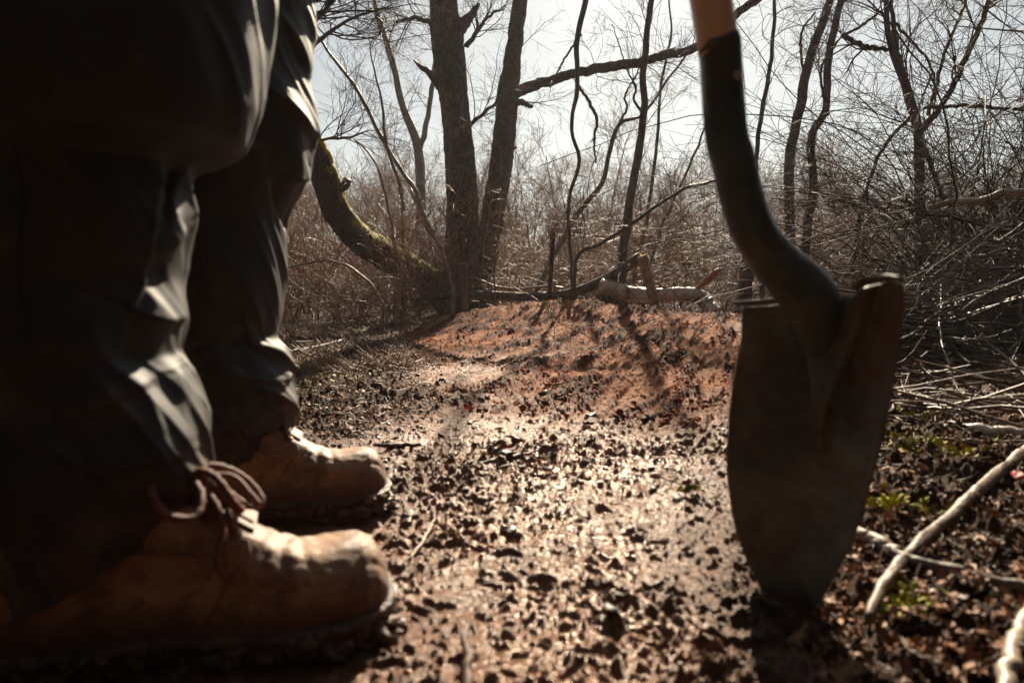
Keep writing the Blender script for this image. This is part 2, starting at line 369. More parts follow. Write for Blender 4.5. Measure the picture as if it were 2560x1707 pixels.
def mground():
    m, t, b = mat('trampled_clay'); v = coords(t)
    def A(n):
        a = nd(t, 'ShaderNodeAttribute'); a.attribute_name = n; return a.outputs['Fac']
    n1 = nz(t, v, 3.2, 6, .7); n2 = nz(t, v, 28, 5, .7); n3 = nz(t, v, 140, 4, .7)
    mud = ramp(t, n2, [(.3, (.045, .012, .004)), (.55, (.165, .046, .017)), (.75, (.31, .098, .038))])
    pale = ramp(t, n2, [(.3, (.22, .078, .034)), (.7, (.46, .200, .100))])
    c = mix(t, ramp(t, n1, [(.44, 0), (.62, .8)]), mud, pale)
    red = ramp(t, n2, [(.3, (.18, .034, .009)), (.7, (.46, .105, .026))])
    packed = ramp(t, n3, [(.3, (.34, .125, .055)), (.7, (.52, .235, .120))])
    facec = mix(t, ramp(t, A('rake'), [(.44, 0), (.54, 1)]), packed, red); facec = mix(t, ramp(t, A('rake'), [(.66, 0), (.82, .85)]), facec, (.05, .018, .009)); facec = mix(t, ramp(t, n1, [(.55, 0), (.70, .5)]), facec, red)
    rud = ramp(t, math_(t, 'ADD', A('ruddy'), math_(t, 'MULTIPLY', math_(t, 'SUBTRACT', nz(t, v, 5, 5, .7), .5), 1.1)), [(.25, 0), (.75, .9)]); c = mix(t, rud, c, mix(t, n3, red, (.20, .065, .026)))
    c = mix(t, math_(t, 'MULTIPLY', A('glare_slick'), .8), c, pale)  # glare on the wet trail centre painted in as pale colour
    c = mix(t, A('face'), c, facec)
    lc = ramp(t, n3, [(.3, (.04, .02, .012)), (.55, (.10, .05, .028)), (.8, (.19, .11, .06))])
    c = mix(t, A('litter'), c, lc)
    c = mix(t, math_(t, 'MULTIPLY', ramp(t, A('clod'), [(.6, 0), (.95, 1)]), .55), c, (.05, .023, .014))
    t.links.new(c, b.inputs['Base Color'])
    wet = ramp(t, nz(t, v, 7, 5, .65), [(.38, .30), (.62, .48)])
    wet = mix(t, A('glare_slick'), wet, (.25,)*3); wet = mix(t, A('face'), wet, (.75,)*3); wet = mix(t, A('litter'), wet, (.75,)*3)
    t.links.new(wet, b.inputs['Roughness']); t.links.new(mix(t, A('litter'), mix(t, A('face'), mix(t, A('glare_slick'), (.55,)*3, (1.0,)*3), (.12,)*3), (.18,)*3), b.inputs['Specular IOR Level']); b.inputs['Specular Tint'].default_value = (1, .82, .68, 1)
    hh = math_(t, 'ADD', nz(t, v, 70, 6, .8), math_(t, 'MULTIPLY', nz(t, v, 260, 4, .75), .5))
    bump(t, b, hh, 1.0, .016); return m
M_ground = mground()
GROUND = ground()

# ---------------------------------------------------------------- trees
def twiggy(P, R, m1, L1, m2, L2, m3=0, L3=.2, t0=.2, ang=50, wander=.16, up=.03, rmax=.006, rmin=.0007, k1=9):
    """side branches, twigs and twiglets grown off the given limbs, one batch of shapes"""
    out = []
    P1, R1 = kids(P, R, m1, t0, 1, ang, L1, k1, wander, (0, 0, up), .5, rmin*1.5, rmax)
    out.append(tubes(P1, R1, 4))
    if m2:
        P2, R2 = kids(P1, R1, m2, .12, .98, 42, L2, 6, wander*1.1, (0, 0, up), .6, rmin, rmax*.6); out.append(tubes(P2, R2, 3))
        if m3:
            P3, R3 = kids(P2, R2, m3, .15, 1, 40, L3, 4, wander*1.2, (0, 0, up), .7, rmin, rmax*.4); out.append(tubes(P3, R3, 3))
    return join(out)
def limb(pts, k, jit=.0, r=None, sides=10, rough=0.0, seed=0):
    """pts: (px, py, Y, width in photo pixels); returns P, R and a barky tube"""
    Wp = np.array([[*W(a, b, c), d/FPX*c/2] for a, b, c, d in pts]); c = crom(Wp, k)
    P = c[:, :3]; R = np.abs(c[:, 3])
    if jit:
        jit = min(jit, float(R.mean())*.8+.001)
        s = np.linspace(0, 1, k)*k/3; P = P+jit*np.stack([noise2(s, s*0+q*7.3, seed+q) for q in range(3)], -1)
    return P[None], R[None]
def barktube(P, R, sides, amp, seed, sc=1.0):
    V, Q, T = tubes(P, R, sides, True); c = np.repeat(P[0], sides, 0); n = len(c)
    d = V[:n]-c; rr = np.linalg.norm(d, axis=1, keepdims=True)+1e-9
    a = np.arctan2(d[:, 1], d[:, 0]); z = V[:n, 2]+V[:n, 0]*.7
    f = amp*(noise2(np.cos(a)*2.2*sc+z*5*sc, np.sin(a)*2.2*sc+z*7*sc, seed)+.6*noise2(np.cos(a)*7*sc+z*11*sc, np.sin(a)*7*sc-z*17*sc, seed+3))
    V[:n] = c+d*(1+f[:, None]); return V, Q, T
def grounded(pts, seed=0):
    """adds the foot of a stem: straight down from its first point into the ground"""
    a = W(*pts[0][:3]); z = Hs(a[0], a[1])-.06
    py = 720+(CAMZ-z)*FPX/a[1]
    if py > pts[0][1]+8: pts = [(pts[0][0], py, pts[0][2], pts[0][3]*1.15)]+list(pts)
    return pts
def topped(pts, rise=1.6):
    """continues a stem above the frame in its own direction"""
    a, b = pts[-2], pts[-1]; A = W(*a[:3]); B = W(*b[:3]); d = unit((B-A)[None])[0]; d = unit((d+np.array([0, 0, .5]))[None])[0]
    ex = []
    for i, f in enumerate((.5, 1)):
        p = B+d*rise*f; py = 720-(p[2]-CAMZ)*FPX/p[1]
        u = p[0]/p[1]
        # back into the photo-pixel notation used by limb()
        c, s = math.cos(PITCH), math.sin(PITCH); fw = p[1]*c-(p[2]-CAMZ)*s; up = p[1]*s+(p[2]-CAMZ)*c
        ex.append((1280+FPX*p[0]/fw, 853.5-FPX*up/fw, p[1], b[3]*(1-(.45 if rise > .5 else .85)*f)))
    return list(pts)+ex

def tree(name, label, cat, stems, mt, tw=M_twig, group=None, sides=10, amp=.1, jit=.01, top=1.5, m=(14, .55, 7, .28, 4, .13), t0=.25, rmax=.005, k=40, seed=1, first=True):
    """stems: first = trunk, the rest = limbs of it"""
    st0 = topped(grounded(stems[0])) if top else grounded(stems[0])
    if top and top != 1.5: st0 = topped(grounded(stems[0]), top)
    base = W(*st0[0][:3]); root = empty(name, tuple(base)); tag(root, label, cat, group)
    Ps = []; Rs = []
    for i, s in enumerate([st0]+list(stems[1:])):
        P, R = limb(s, k, jit, seed=seed*31+i*5)
        R = np.maximum(R, .0012)
        V, Q, T = barktube(P, R, sides if i == 0 else max(6, sides-3), amp, seed+i)
        lm = mk('trunk' if i == 0 else 'limb', V-base, Q, T, mt, root)
        ln = np.linalg.norm(np.diff(P[0], axis=0), axis=1).sum()
        if m[0] and ln > .3:
            V, Q, T = twiggy(P, R, max(3, int(m[0]*min(1, ln/1.5))), *m[1:], t0=t0, rmax=rmax)
            mk('twigs', V-base, Q, T, tw, lm)
    return root

# the broad scaly trunk with its mossy leaning limb
pt = [(1158, 800, 6.0, 112), (1152, 740, 6, 92), (1152, 640, 6, 82), (1156, 520, 6, 77), (1150, 400, 6, 75), (1137, 270, 6, 69), (1124, 150, 6, 76), (1114, 60, 6, 78), (1108, 0, 6, 66)]
pt = topped(pt, 3.0); base = W(1158, 800, 6.0)
pine = tag(empty('bark_tree', tuple(base)), 'stout tree with flaky bark behind the berm, its mossy limb bending off left', 'tree')
P, R = limb(pt, 200); V, Q, T = barktube(P, R, 56, .07, 5, 2.2); mk('trunk', V-base, Q, T, M_pine, pine)
mo = [(1118, 770, 5.95, 50), (1088, 718, 5.85, 66), (1020, 668, 5.7, 68), (950, 632, 5.5, 70), (880, 580, 5.2, 68), (838, 520, 5.0, 68), (815, 450, 4.9, 66), (790, 385, 4.8, 63), (768, 330, 4.7, 56), (752, 240, 4.6, 50), (748, 120, 4.5, 38), (752, 0, 4.4, 32), (775, -120, 4.4, 25)]
P, R = limb(mo, 130, .012, seed=4); V, Q, T = barktube(P, R, 40, .10, 9, 2); mk('mossy_limb', V-base, Q, T, M_moss, pine); PM, RM = P, R
for pts, nm, mt in (([(1135, 78, 6, 36), (1158, 62, 6, 32), (1176, 40, 6, 20), (1192, 18, 6, 12), (1198, 8, 6, 4)], 'broken_stub', M_dark), ([(1100, 218, 6, 24), (1075, 185, 5.9, 16), (1052, 168, 5.9, 11), (1033, 150, 5.8, 3)], 'broken_stub', M_dark), ([(850, 475, 4.9, 14), (864, 462, 4.85, 24), (868, 448, 4.83, 20)], 'broken_stub', M_dark)):
    P, R = limb(pts, 14, .006); V, Q, T = barktube(P, R, 10, .2, 3, 4); mk(nm, V-base, Q, T, mt, pine)
side = [([(758, 140, 4.5, 18), (782, 117, 4.4, 13), (815, 88, 4.3, 10), (853, 61, 4.2, 8), (915, 35, 4.1, 6), (980, 15, 4.0, 3)]),
        ([(752, 90, 4.5, 16), (790, 50, 4.5, 14), (835, 0, 4.5, 12), (880, -60, 4.5, 9)]),
        ([(765, 350, 4.7, 8), (802, 350, 4.6, 7), (860, 345, 4.5, 6), (894, 337, 4.5, 5), (924, 326, 4.5, 2)]),
        ([(1090, 62, 6, 16), (1060, 50, 5.9, 12), (1020, 48, 5.8, 9), (985, 58, 5.7, 4)]),
        ([(1160, 330, 6, 14), (1190, 300, 6, 10), (1235, 260, 6, 7), (1270, 215, 6, 3)]),
        ([(1165, 120, 6, 14), (1195, 75, 6, 10), (1230, 35, 6, 7), (1262, 22, 6, 3)])]
Ps = []; Rs = []
for q, s in enumerate(side):
    P, R = limb(s, 24, .015, seed=q+60); V, Q, T = tubes(P, R, 7); lm = mk('limb', V-base, Q, T, M_dark, pine)
    V, Q, T = twiggy(P, R, 13, .7, 7, .32, 4, .14, t0=.15, rmax=.005); mk('twigs', V-base, Q, T, M_twig, lm)
PU = PM[:, 60:, :]; RU = RM[:, 60:]
V2, Q2, T2 = twiggy(PU, RU, 16, 1.15, 9, .42, 5, .16, t0=.25, rmax=.008, ang=62, up=-.01)
mk('twigs', V2-base, Q2, T2, M_twig, pine.children[1])

# second tree with the long limb to the right
tree('leaning_tree', 'reddish leaning tree beside the scaly trunk, one long bare limb reaching right across the sky', 'tree',
     [[(1205, 720, 6.3, 64), (1215, 640, 6.3, 56), (1228, 560, 6.3, 58), (1248, 440, 6.3, 56), (1262, 320, 6.3, 54), (1272, 225, 6.3, 50), (1285, 120, 6.3, 40), (1300, 0, 6.3, 36)],
      [(1272, 245, 6.3, 34), (1300, 227, 6.2, 28), (1361, 206, 6, 24), (1443, 184, 5.8, 22), (1500, 172, 5.7, 24), (1555, 163, 5.6, 23), (1616, 153, 5.5, 21), (1667, 135, 5.4, 22), (1744, 120, 5.3, 20), (1800, 70, 5.2, 20), (1840, 36, 5.1, 19), (1897, -5, 5, 17), (1960, -60, 4.9, 13)],
      [(1282, 258, 6.3, 16), (1305, 256, 6.2, 13), (1328, 268, 6.2, 9)],
      [(1262, 400, 6.3, 16), (1275, 378, 6.2, 10), (1290, 368, 6.2, 4)]],
     M_red, sides=22, amp=.12, m=(13, .75, 7, .34, 4, .15), top=2.5, k=110, seed=3, jit=.012, rmax=.004)

TR = [
 ('sapling', 'tall slender dark sapling rising past the cut end of the fallen log', 'sapling', [[(1548, 745, 5.0, 26), (1553, 690, 5.0, 24), (1566, 560, 5, 22), (1590, 420, 5, 21), (1608, 300, 5, 18), (1611, 150, 5, 16), (1628, 0, 5, 14)], [(1612, 290, 5, 9), (1585, 250, 5, 6), (1590, 220, 5, 6), (1570, 180, 5, 4), (1550, 120, 5, 3), (1530, 60, 5, 2)]], M_dark),
 ('sapling', 'bowed sapling crossing the open sky right of the leaning tree', 'sapling', [[(1340, 735, 5.6, 15), (1387, 637, 5.6, 13), (1443, 535, 5.6, 13), (1504, 459, 5.6, 12), (1524, 382, 5.6, 11), (1550, 306, 5.6, 10), (1601, 291, 5.6, 7), (1657, 219, 5.6, 6), (1739, 107, 5.6, 5)], [(1550, 306, 5.6, 8), (1568, 270, 5.6, 6), (1562, 240, 5.6, 5), (1590, 190, 5.6, 4), (1602, 150, 5.6, 3)]], M_sap),
 ('sapling', 'thin crooked sapling that crosses under the long bare limb near its middle', 'sapling', [[(1430, 720, 4.9, 8), (1427, 653, 4.9, 9), (1422, 510, 4.9, 9), (1448, 398, 4.9, 9), (1428, 316, 4.9, 9), (1443, 219, 4.9, 11), (1443, 102, 4.9, 13), (1465, 0, 4.9, 14)], [(1446, 215, 4.9, 8), (1470, 250, 4.9, 8), (1492, 300, 4.9, 8), (1485, 350, 4.9, 6), (1490, 410, 4.9, 4)], [(1453, 85, 4.9, 6), (1410, 150, 4.9, 5), (1375, 220, 4.9, 3)]], M_dark),
 ('sapling', 'pale straight sapling growing behind the fresh cut log end', 'sapling', [[(1585, 700, 6.0, 10), (1600, 620, 6, 10), (1616, 561, 6, 10), (1642, 357, 6, 8), (1652, 219, 6, 7), (1677, 87, 6, 5), (1672, 0, 6, 4)]], M_sap),
 ('sapling', 'thin brown sapling leaning towards the shovel socket', 'sapling', [[(1610, 720, 5.4, 9), (1626, 658, 5.4, 8), (1657, 561, 5.4, 8), (1708, 449, 5.4, 7), (1759, 332, 5.4, 5), (1785, 270, 5.4, 4)]], M_sap),
 ('leaning_pole', 'dark thin stem leaning low to the right, passing behind the shovel socket', 'sapling', [[(1440, 650, 4.7, 10), (1500, 610, 4.7, 10), (1575, 561, 4.7, 9), (1632, 520, 4.7, 9), (1708, 474, 4.7, 8), (1805, 449, 4.7, 7), (1880, 440, 4.7, 5)]], M_dark),
 ('sapling', 'thin dark stem immediately right of the shovel socket', 'sapling', [[(1905, 720, 4.4, 12), (1898, 640, 4.4, 11), (1890, 420, 4.4, 11), (1902, 306, 4.4, 11), (1927, 153, 4.4, 10), (1937, 0, 4.4, 8)]], M_dark),
 ('sapling', 'thicker straight dark stem, second to the right of the shovel socket', 'sapling', [[(1972, 740, 4.4, 28), (1975, 631, 4.4, 25), (1973, 420, 4.4, 25), (1998, 276, 4.4, 24), (2023, 155, 4.4, 22), (2074, 0, 4.4, 19)], [(2010, 200, 4.4, 7), (2003, 86, 4.4, 6), (2040, 30, 4.4, 4)]], M_dark),
 ('sapling', 'kinked dark stem with an S bend, third to the right of the shovel socket', 'sapling', [[(2005, 740, 4.2, 24), (2012, 660, 4.2, 22), (2018, 560, 4.2, 22), (2034, 478, 4.2, 22), (2029, 344, 4.2, 19), (2064, 276, 4.2, 18), (2072, 143, 4.2, 18), (2101, 0, 4.2, 15)], [(2070, 290, 4.2, 7), (2052, 180, 4.2, 6), (2090, 110, 4.2, 6), (2110, 86, 4.2, 4)]], M_dark),
 ('forked_tree', 'forked many stemmed tree right of the shovel blade, arching limbs spread above the tangle', 'tree', [[(2302, 790, 3.8, 28), (2302, 574, 3.8, 25), (2296, 344, 3.8, 24), (2273, 241, 3.8, 22), (2227, 115, 3.8, 15), (2213, 0, 3.8, 12)],
    [(2297, 330, 3.8, 18), (2267, 218, 3.8, 14), (2239, 103, 3.8, 12), (2227, 0, 3.8, 9), (2220, -90, 3.8, 6)], [(2302, 330, 3.8, 16), (2365, 247, 3.8, 15), (2428, 115, 3.8, 14), (2474, 0, 3.8, 12), (2510, -90, 3.8, 9)],
    [(2322, 290, 3.8, 9), (2359, 143, 3.8, 8), (2417, 0, 3.8, 7), (2440, -60, 3.8, 4)], [(2232, 122, 3.8, 9), (2190, 121, 3.8, 11), (2147, 112, 3.75, 12), (2107, 86, 3.7, 10)],
    [(2285, 280, 3.8, 10), (2210, 367, 3.8, 10), (2175, 448, 3.8, 9), (2147, 562, 3.8, 9), (2130, 720, 3.8, 8)], [(2302, 344, 3.8, 12), (2336, 436, 3.8, 12), (2376, 545, 3.8, 9), (2400, 640, 3.8, 6)],
    [(2310, 270, 3.8, 8), (2400, 265, 3.7, 9), (2500, 270, 3.6, 8), (2600, 280, 3.5, 7)], [(2112, 88, 3.7, 8), (2160, 60, 3.7, 7), (2205, 25, 3.8, 5)],
    [(2240, 60, 3.8, 7), (2275, 100, 3.7, 7), (2320, 150, 3.7, 6), (2340, 220, 3.7, 5), (2330, 300, 3.7, 3)]], M_dark),
 ('forked_tree', 'far pale grey tree forking in a V left of the scaly trunk', 'tree', [[(1052, 720, 9, 26), (1052, 612, 9, 25), (1047, 382, 9, 24), (1006, 265, 9, 17), (978, 143, 9, 15), (945, 41, 9, 12), (935, 0, 9, 10)], [(1048, 375, 9, 16), (1067, 306, 9, 13), (1088, 153, 9, 11), (1085, 60, 9, 8), (1100, -40, 9, 6)]], M_sap),
 ('sapling', 'thin upright stem behind the bend of the mossy limb', 'sapling', [[(1006, 720, 6.2, 9), (1006, 612, 6.2, 9), (1006, 495, 6.2, 9), (965, 357, 6.2, 8), (955, 255, 6.2, 6), (930, 150, 6.2, 4)]], M_sap),
 ('sapling', 'long thin stem slanting down rightwards to the foot of the scaly trunk', 'sapling', [[(1100, 720, 6.4, 12), (1075, 600, 6.4, 11), (1040, 480, 6.4, 11), (1006, 433, 6.4, 10), (955, 347, 6.4, 10), (894, 230, 6.4, 9), (802, 102, 6.4, 6)]], M_sap),
 ('pale_sapling', 'pale sunlit sapling leaning against the base of the scaly trunk', 'sapling', [[(1133, 760, 5.2, 13), (1130, 720, 5.2, 11), (1108, 637, 5.2, 10), (1067, 556, 5.2, 9), (1026, 474, 5.2, 8)]], M_pale),
 ('pale_sapling', 'pale wavy sapling in front of the lower mossy limb', 'sapling', [[(988, 810, 4.8, 9), (991, 795, 4.8, 9), (1006, 678, 4.8, 8), (986, 612, 4.8, 8), (975, 541, 4.8, 7), (940, 408, 4.8, 6), (884, 347, 4.8, 4)]], M_pale),
 ('pale_sapling', 'pale arched stem bowing to the ground beside the trousers', 'sapling', [[(970, 812, 4.5, 9), (962, 775, 4.5, 9), (945, 739, 4.5, 8), (904, 688, 4.5, 7), (827, 653, 4.5, 6), (725, 668, 4.5, 5), (640, 700, 4.5, 3)]], M_pale),
]
for i, (n, lb, ct, st, mt) in enumerate(TR):
    bowed = i in (4, 5, 13, 14, 15, 1)
    big = n == 'forked_tree'
    mm = (13, .62, 7, .30, 5, .14) if i == 9 else (10, .8, 7, .36, 3, .2) if i == 10 else (12, .42, 6, .22, 4, .11) if len(st) < 3 and i < 13 else (4, .2, 3, .1, 0, .1)
    tree(n, lb, ct, st, mt, tw=M_far if i == 10 else M_twig, top=0 if bowed else (.9 if big else .3), seed=11+i, amp=.09, jit=.011, sides=10, m=mm, k=46, rmax=.0035 if not big else .006)

# individual saplings standing in the wood behind the berm: too alike to tell apart
proto_n = 34
for i in range(proto_n):
    Y = rng.uniform(6.5, 13); px = rng.uniform(690, 2560)
    if 1500 < px < 1850 and Y < 9: Y += 4
    x = (px-1280)/FPX*Y; z0 = Hs(x, Y)-.05; h = (.2+.18*Y)*rng.uniform(.7, 1.2)
    P = grow(np.array([[x, Y, z0]]), np.array([[rng.uniform(-.15, .15), rng.uniform(-.15, .15), 1]]), [h], 22, .07, (0, 0, .04)); R = (rng.uniform(.008, .022)*(1-.8*np.linspace(0, 1, 22)))[None]
    root = tag(empty('bare_sapling', (x, Y, z0)), 'bare slender tree standing in the wood behind the clay berm', 'tree', 'slender trees of the wood behind the berm')
    b = P[0, 0]
    V, Q, T = tubes(P, R, 6); mk('trunk', V-b, Q, T, M_sap, root)
    V, Q, T = twiggy(P, R, 16, .65, 7, .30, 4, .15, t0=.25, rmax=.006, rmin=.0011, ang=45, up=.06); mk('twigs', V-b, Q, T, M_far, root)

# ---------------------------------------------------------------- woods and undergrowth (nobody could count these)
def wood():
    n = 260; Y = rng.uniform(14, 42, n); X = rng.uniform(-1.1, 1.1, n)*Y
    Z = coarse(X, Y); h = (.5+Y*.165)*rng.uniform(.65, 1.2, n)
    P = grow(np.stack([X, Y, Z], 1), np.tile([[0, 0, 1.]], (n, 1))+rn(n, 3)*.12, h, 14, .06, (0, 0, .06)); R = (rng.uniform(.03, .07, n)[:, None]*(1-.85*np.linspace(0, 1, 14))[None])
    out = [tubes(P, R, 5)]
    P1, R1 = kids(P, R, 15, .12, 1, 42, 1.3, 9, .12, (0, 0, .08), .5, .004, .02); out.append(tubes(P1, R1, 4))
    P2, R2 = kids(P1, R1, 8, .1, 1, 40, .85, 6, .16, (0, 0, .05), .6, .003, .008); out.append(tubes(P2, R2, 3))
    P3, R3 = kids(P2, R2, 4, .15, 1, 38, .42, 4, .2, (0, 0, .03), .7, .0030, .006); out.append(tubes(P3, R3, 3))
    V, Q, T = join(out); return mk('distant_wood', V, Q, T, M_far)
tag(wood(), 'hazy leafless wood far behind the berm, its tops fading into the sky', 'woodland', kind='stuff')
def thicket():
    n = 5200; Y = 5.2+11*rng.random(n)**1.4; X = rng.uniform(-1.0, 1.1, n)*Y
    # keep the nearest stems off the berm crest
    ok = ~((Y < 6.1) & (X > -.3) & (X < 1.5) & (rng.random(n) < .5)); X = X[ok]; Y = Y[ok]; n = len(X)
    Z = coarse(X, Y)-.03; D = np.stack([rn(n)*.55, rn(n)*.4, np.abs(1+.3*rn(n))], 1)
    P = grow(np.stack([X, Y, Z], 1), D, rng.uniform(.55, 1.5, n)*(.8+.045*Y), 10, .14, (0, 0, -.03)); R = rng.uniform(.0022, .0055, n)[:, None]*(1-.7*np.linspace(0, 1, 10))[None]
    out = [tubes(P, R, 4)]
    P1, R1 = kids(P, R, 7, .1, 1, 55, .5, 7, .2, (0, 0, -.01), .7, .0012, .0035); out.append(tubes(P1, R1, 3))
    P2, R2 = kids(P1, R1, 3, .1, 1, 50, .24, 4, .25, (0, 0, 0), .7, .001, .002); out.append(tubes(P2, R2, 3))
    V, Q, T = join(out); return mk('thicket', V, Q, T, M_thick)
tag(thicket(), 'dense tangle of bare twigs filling the wood floor behind the berm', 'undergrowth', kind='stuff')
def brambles():
    n = 800; px = rng.uniform(2300, 3050, n); Y = rng.uniform(2.6, 5.0, n); X = (px-1280)/FPX*Y; Z = coarse(X, Y)
    D = np.stack([rn(n)*.5+.15, rn(n)*.6, np.abs(1.2+.4*rn(n))], 1)
    P = grow(np.stack([X, Y, Z], 1), D, rng.uniform(1.0, 2.5, n), 22, .13, (-.015, 0, -.055)); P[:, :, 2] = np.maximum(P[:, :, 2], .02); R = rng.uniform(.0018, .0045, n)[:, None]*(1-.65*np.linspace(0, 1, 22))[None]
    out = [tubes(P, R, 5)]
    P1, R1 = kids(P, R, 6, .2, 1, 55, .6, 9, .17, (0, 0, -.03), .65, .001, .003); out.append(tubes(P1, R1, 4))
    P2, R2 = kids(P1, R1, 3, .1, 1, 45, .22, 4, .2, (0, 0, 0), .7, .0008, .0015); out.append(tubes(P2, R2, 3))
    V, Q, T = join(out); return mk('bramble_tangle', V, Q, T, M_twig)
tag(brambles(), 'tall dark tangle of arching brambles at the right edge above the brushwood', 'brambles', kind='stuff')
M_brush = simple('brush_twigs', (.035, .018, .011), (.15, .080, .048), 6, .36, 60, .2, .001, .6)
def brush():
    n = 3000; px = rng.uniform(2240, 3300, n); py = 760+rng.random(n)*235; g = np.array([G(a, b) for a, b in zip(px, py)]); keep = g[:, 1] < 5; g = g[keep]; n = len(g)
    hgt = .42*sstep(0, 1, (g[:, 0]-.75*g[:, 1]*.72)/.8)*sstep(1.3, 2.3, g[:, 1]) + .03
    g[:, 2] = coarse(g[:, 0], g[:, 1])+rng.random(n)*hgt+.01
    a = np.radians(rng.normal(12, 34, n)); L = rng.uniform(.15, .9, n)
    D = np.stack([np.cos(a), np.sin(a)*.9, rn(n)*.16], 1); P = grow(g-D*L[:, None]*.5, D, L, 8, .07); P[:, :, 2] = np.maximum(P[:, :, 2], coarse(P[:, :, 0], P[:, :, 1])+.004)
    R = (.0012+.0062*rng.random(n)**5)[:, None]*(1-.6*np.linspace(0, 1, 8))[None]
    out = [tubes(P, R, 5)]
    P1, R1 = kids(P, R, 2, .2, 1, 40, .22, 5, .15, (0, 0, 0), .6, .0009, .002); out.append(tubes(P1, R1, 3))
    V, Q, T = join(out); return mk('brushwood', V, Q, T, M_brush)
tag(brush(), 'heap of cut thin brushwood lying on the ground behind the shovel blade', 'brushwood', kind='stuff')

# ---------------------------------------------------------------- logs, stakes and sticks
def stick(name, label, cat, pts, mt, group=None, sides=12, amp=.08, k=40, jit=.0025, seed=0, side=None, ends=None, tips=None, taper=1):
    P, R = limb(pts, k, jit, seed=seed*13+5); b = P[0, 0].copy(); V, Q, T = barktube(P, R, sides, amp, seed, 2.5)
    o = mk(name, V-b, Q, T, mt); o.location = b; tag(o, label, cat, group)
    if ends is not None:   # pale sawn face
        e = -1 if ends == 'last' else 0; d = P[0, e]-P[0, e-1 if e else 1]; d = d/np.linalg.norm(d)
        PP = np.stack([P[0, e]-d*.004, P[0, e]+d*.006])[None]; v, q, t = tubes(PP, np.array([[R[0, e]*1.0, R[0, e]*.97]]), sides, True); mk('sawn_end', v-b, q, t, M_cut, o, smooth=False)
    for s in side or []:
        PS, RS = limb(s[0], 14, jit, seed=seed+50); v, q, t = barktube(PS, RS, 8, amp, seed+4, 3); mk(s[1], v-b, q, t, s[2], o)
    return o
stick('fallen_log', 'long dark fallen log lying behind the berm crest with an orange sawn end', 'log',
      [(1000, 748, 5.4, 8), (1080, 744, 5.3, 16), (1200, 738, 5.2, 22), (1330, 742, 5.1, 22), (1420, 735, 5.0, 24), (1500, 706, 4.9, 26), (1560, 672, 4.8, 26), (1602, 642, 4.75, 28)], M_dark, sides=16, seed=2, ends='last',
      side=[([(1420, 724, 5.05, 8), (1370, 716, 5.1, 7), (1300, 722, 5.2, 6), (1240, 716, 5.25, 6), (1190, 695, 5.3, 5), (1170, 693, 5.3, 3)], 'limb', M_pale)])
stick('fallen_birch', 'white birch log lying behind the berm, bent down at its right end', 'log',
      [(1500, 716, 4.8, 40), (1545, 728, 4.8, 40), (1590, 738, 4.75, 40), (1650, 738, 4.7, 34), (1700, 735, 4.65, 34), (1738, 738, 4.6, 38), (1765, 752, 4.55, 36), (1795, 785, 4.4, 34)], M_birch, sides=24, seed=3, amp=.14, k=70,
      side=[([(1738, 726, 4.6, 12), (1770, 700, 4.55, 18), (1790, 680, 4.5, 14), (1808, 670, 4.5, 3)], 'splintered_branch', M_snap), ([(1548, 745, 4.7, 14), (1580, 760, 4.65, 8), (1600, 770, 4.6, 3)], 'splintered_branch', M_snap)])
stick('log_stump', 'dark rotten stump end lying at the left end of the white birch log', 'stump', [(1508, 770, 4.85, 36), (1518, 735, 4.85, 46), (1524, 700, 4.85, 36), (1530, 690, 4.85, 20)], M_dark, sides=18, amp=.3, k=24, seed=8)
stick('stake', 'pale knobbly stake leaning up from the berm under the sawn log end', 'stake', [(1640, 775, 4.5, 24), (1630, 730, 4.5, 24), (1617, 685, 4.5, 22), (1606, 642, 4.5, 26)], M_pale, sides=14, amp=.12, seed=4, ends='last')
stick('stake', 'thin reddish stake with a splintered top standing at the middle of the fallen log', 'stake', [(1372, 750, 4.9, 12), (1376, 700, 4.9, 11), (1380, 640, 4.9, 11), (1382, 585, 4.9, 12), (1380, 572, 4.9, 6)], M_red, amp=.2, seed=5,
      side=[([(1381, 592, 4.9, 9), (1380, 580, 4.9, 15), (1383, 568, 4.9, 3)], 'splintered_top', M_snap)])
stick('stump_post', 'short square cut post in front of the scaly trunk', 'stake', [(1162, 775, 4.9, 20), (1160, 720, 4.9, 18), (1157, 660, 4.9, 17)], M_grey, sides=6, amp=.08, seed=6, ends='last')
stick('tree_stump', 'dark upright stump half hidden behind the left shoulder of the shovel blade', 'stump', [(1852, 812, 3.7, 46), (1860, 740, 3.7, 34), (1870, 660, 3.7, 34), (1880, 610, 3.7, 26)], M_dark, sides=18, amp=.12, seed=7,
      side=[([(1905, 760, 3.7, 12), (1906, 700, 3.7, 12), (1908, 650, 3.7, 9)], 'side_stem', M_dark)])
